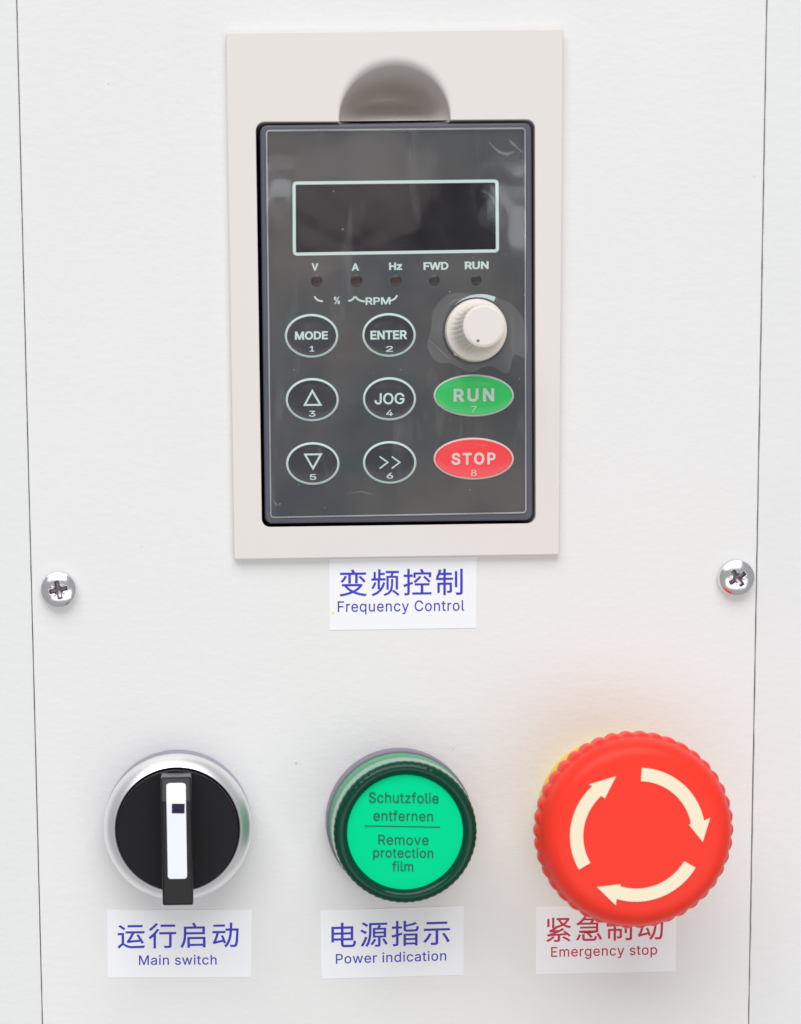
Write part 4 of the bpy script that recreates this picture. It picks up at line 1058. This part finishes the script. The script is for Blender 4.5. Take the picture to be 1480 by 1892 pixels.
# white insert running over the front face and up the sloping end
z0, z1 = at(329, 1623.5, H3).z, zc
hw2 = hw * 0.625
path = []
for k in range(0, 9):
    a = k / 8 * math.pi / 2
    path.append((z0 + 0.0006 * (1 - math.cos(a)), H3, hw2 - 0.0006 * (1 - math.sin(a))))
path += [(z0 + (z1 - z0) * t, H3, hw2) for t in (0.3, 0.6, 0.9)]
path.append((z1 - 0.0003, H3, hw2))
zt, ht = at(329, 1450, 18.5).z, None
for t in (0.1, 0.35, 0.6, 0.68, 0.72, 0.74):
    z = zc + (ztp - zc) * t
    h = H3 + (21.2 - H3) * t
    path.append((z, h, hw2 - (0.0006 * max(0, (t - 0.66) / 0.08) ** 2)))
vs, fs = [], []
for z, h, ww in path:
    k = 0.13
    vs.append(P(xc - ww, z + (0.00012 if h < H3 else 0), h + k))
    vs.append(P(xc + ww, z + (0.00012 if h < H3 else 0), h + k))
    vs.append(P(xc - ww, z, h - 0.3))
    vs.append(P(xc + ww, z, h - 0.3))
for i in range(len(path) - 1):
    a, b = 4 * i, 4 * (i + 1)
    fs += [(a, a + 1, b + 1, b), (a, b, b + 2, a + 2), (a + 1, a + 3, b + 3, b + 1)]
fs.append((0, 2, 3, 1))
e = 4 * (len(path) - 1)
fs.append((e, e + 1, e + 3, e + 2))
ins = mesh('pointer_insert', vs, fs, m_white_ind, hd)
sq = quad_px([(317.5, 1485), (341.3, 1485), (341, 1503), (317.3, 1503)], H3 + .15)
vs, fs = plate(rounded_quad(sq, 0.0001, 2), None, H3 + 0.16, H3, 0.01, steps=1)
mesh('pointer_window', vs, fs, m_dark, hd)

# ------------------------------------------------------------------ green pilot lamp
lc = at(735.5, 1515, 0)
lp = thing('pilot_lamp', (lc.x, 0, lc.z),
           'round green pilot lamp printed with a remove protection film notice', 'lamp')
vs, fs = lathe(lc, [(14.6, 0), (14.85, 0.3), (14.85, 5.2), (14.6, 5.5), (14.3, 5.5)], 128, closed_top=False)
mesh('collar', vs, fs, m_collar, lp)
rp2 = lambda t: math.cos(60 * t)
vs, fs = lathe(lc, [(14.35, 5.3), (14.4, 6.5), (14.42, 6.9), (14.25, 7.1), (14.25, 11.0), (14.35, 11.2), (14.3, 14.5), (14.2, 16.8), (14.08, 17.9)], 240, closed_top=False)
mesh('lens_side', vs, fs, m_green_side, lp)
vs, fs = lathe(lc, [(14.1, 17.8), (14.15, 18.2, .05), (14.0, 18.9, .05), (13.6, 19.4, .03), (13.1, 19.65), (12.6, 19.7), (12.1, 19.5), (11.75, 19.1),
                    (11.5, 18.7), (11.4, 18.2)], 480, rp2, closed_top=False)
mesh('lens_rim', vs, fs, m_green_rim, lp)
vs, fs = lathe(at(735, 1515, 0), [(11.55, 18.35), (11.4, 18.5), (9.0, 18.62), (5, 18.68), (1, 18.7)], 96)
face = mesh('lens_face', vs, fs, m_green_face, lp)
HL = 18.72
for s, u, v, w_, h_ in (('Schutzfolie', 746, 1474, 129, 20.5), ('entfernen', 745, 1507.5, 110, 20.0),
                        ('Remove', 745.5, 1552, 93, 19), ('protection', 745, 1578, 111, 23), ('film', 744, 1600.5, 39, 19)):
    lettering(s, u, v, w_, h_, HL, m_green_ink, face, slope=0.012, bold=0.008, name='notice_lettering', spacing=1.05)
ribbon([(673.5, 1526), (813, 1528.5)], 2.2, HL, m_green_ink, face, 'notice_rule')

# ------------------------------------------------------------------ emergency stop
ec = at(1128.5, 1500, 0)
es = thing('emergency_stop_button', (ec.x, 0, ec.z),
           'large red mushroom emergency stop button with three cream arrows and yellow collar', 'push button')
vs, fs = lathe(ec, [(15.05, 0), (15.1, 5.0), (14.9, 5.8), (13.9, 6.4), (12.6, 6.6), (12.5, 12)], 128)
mesh('collar', vs, fs, m_yellow, es)
NR = 42
rip = lambda t: abs(math.cos(NR / 2 * t)) ** 0.9 - 0.55
prof = [(11.0, 8.0), (11.5, 15.0), (13.5, 18.0), (17.3, 20.2, 0), (18.7, 21.0, .3), (19.05, 21.8, .5), (19.1, 24.0, .5), (19.05, 25.6, .48),
        (18.9, 26.3, .38), (18.65, 26.7, .12), (18.5, 27.0, 0), (18.35, 27.8), (18.0, 28.9), (17.4, 29.9), (16.6, 30.7), (15.6, 31.15), (14.3, 31.35), (10, 31.45), (5, 31.5), (1, 31.5)]
vs, fs = lathe(at(1133.5, 1504.0, 0), prof, NR * 14, rip)
capo = mesh('mushroom_head', vs, fs, m_estop, es)
FC = (1178.0, 1543.0)
HA = 31.52
ac = at(*FC, HA)


def arrow(t0, ts, tt, r0=10.45, r1=13.0, w0=10.05, w1=14.25, rt=12.65):
    """clockwise arrow as a thin raised inlay; angles in degrees clockwise from the top"""
    r0, r1, w0, w1, rt = [q for q in (r0, r1, w0, w1, rt)]
    n = 26
    q = lambda r, a: (ac.x + r * MM * math.sin(math.radians(a + 0.86 * 0)), ac.z + r * MM * math.cos(math.radians(a)))
    outl = [q(r1, t0 + (ts - t0) * i / n) for i in range(n + 1)]
    outl += [q(w1, ts - 1), q(rt, tt), q(w0, ts + 1)]
    outl += [q(r0, ts - (ts - t0) * i / n) for i in range(n + 1)]
    vs, fs = plate(outl, None, HA + 0.07, HA - 0.35, 0.03, steps=1)
    mesh('arrow_inlay', vs, fs, m_cream, capo)


arrow(3, 78.5, 97)
arrow(120, 197.5, 217.7)
arrow(239.7, 317.5, 339.7, rt=12.2, w1=13.7, w0=9.6)
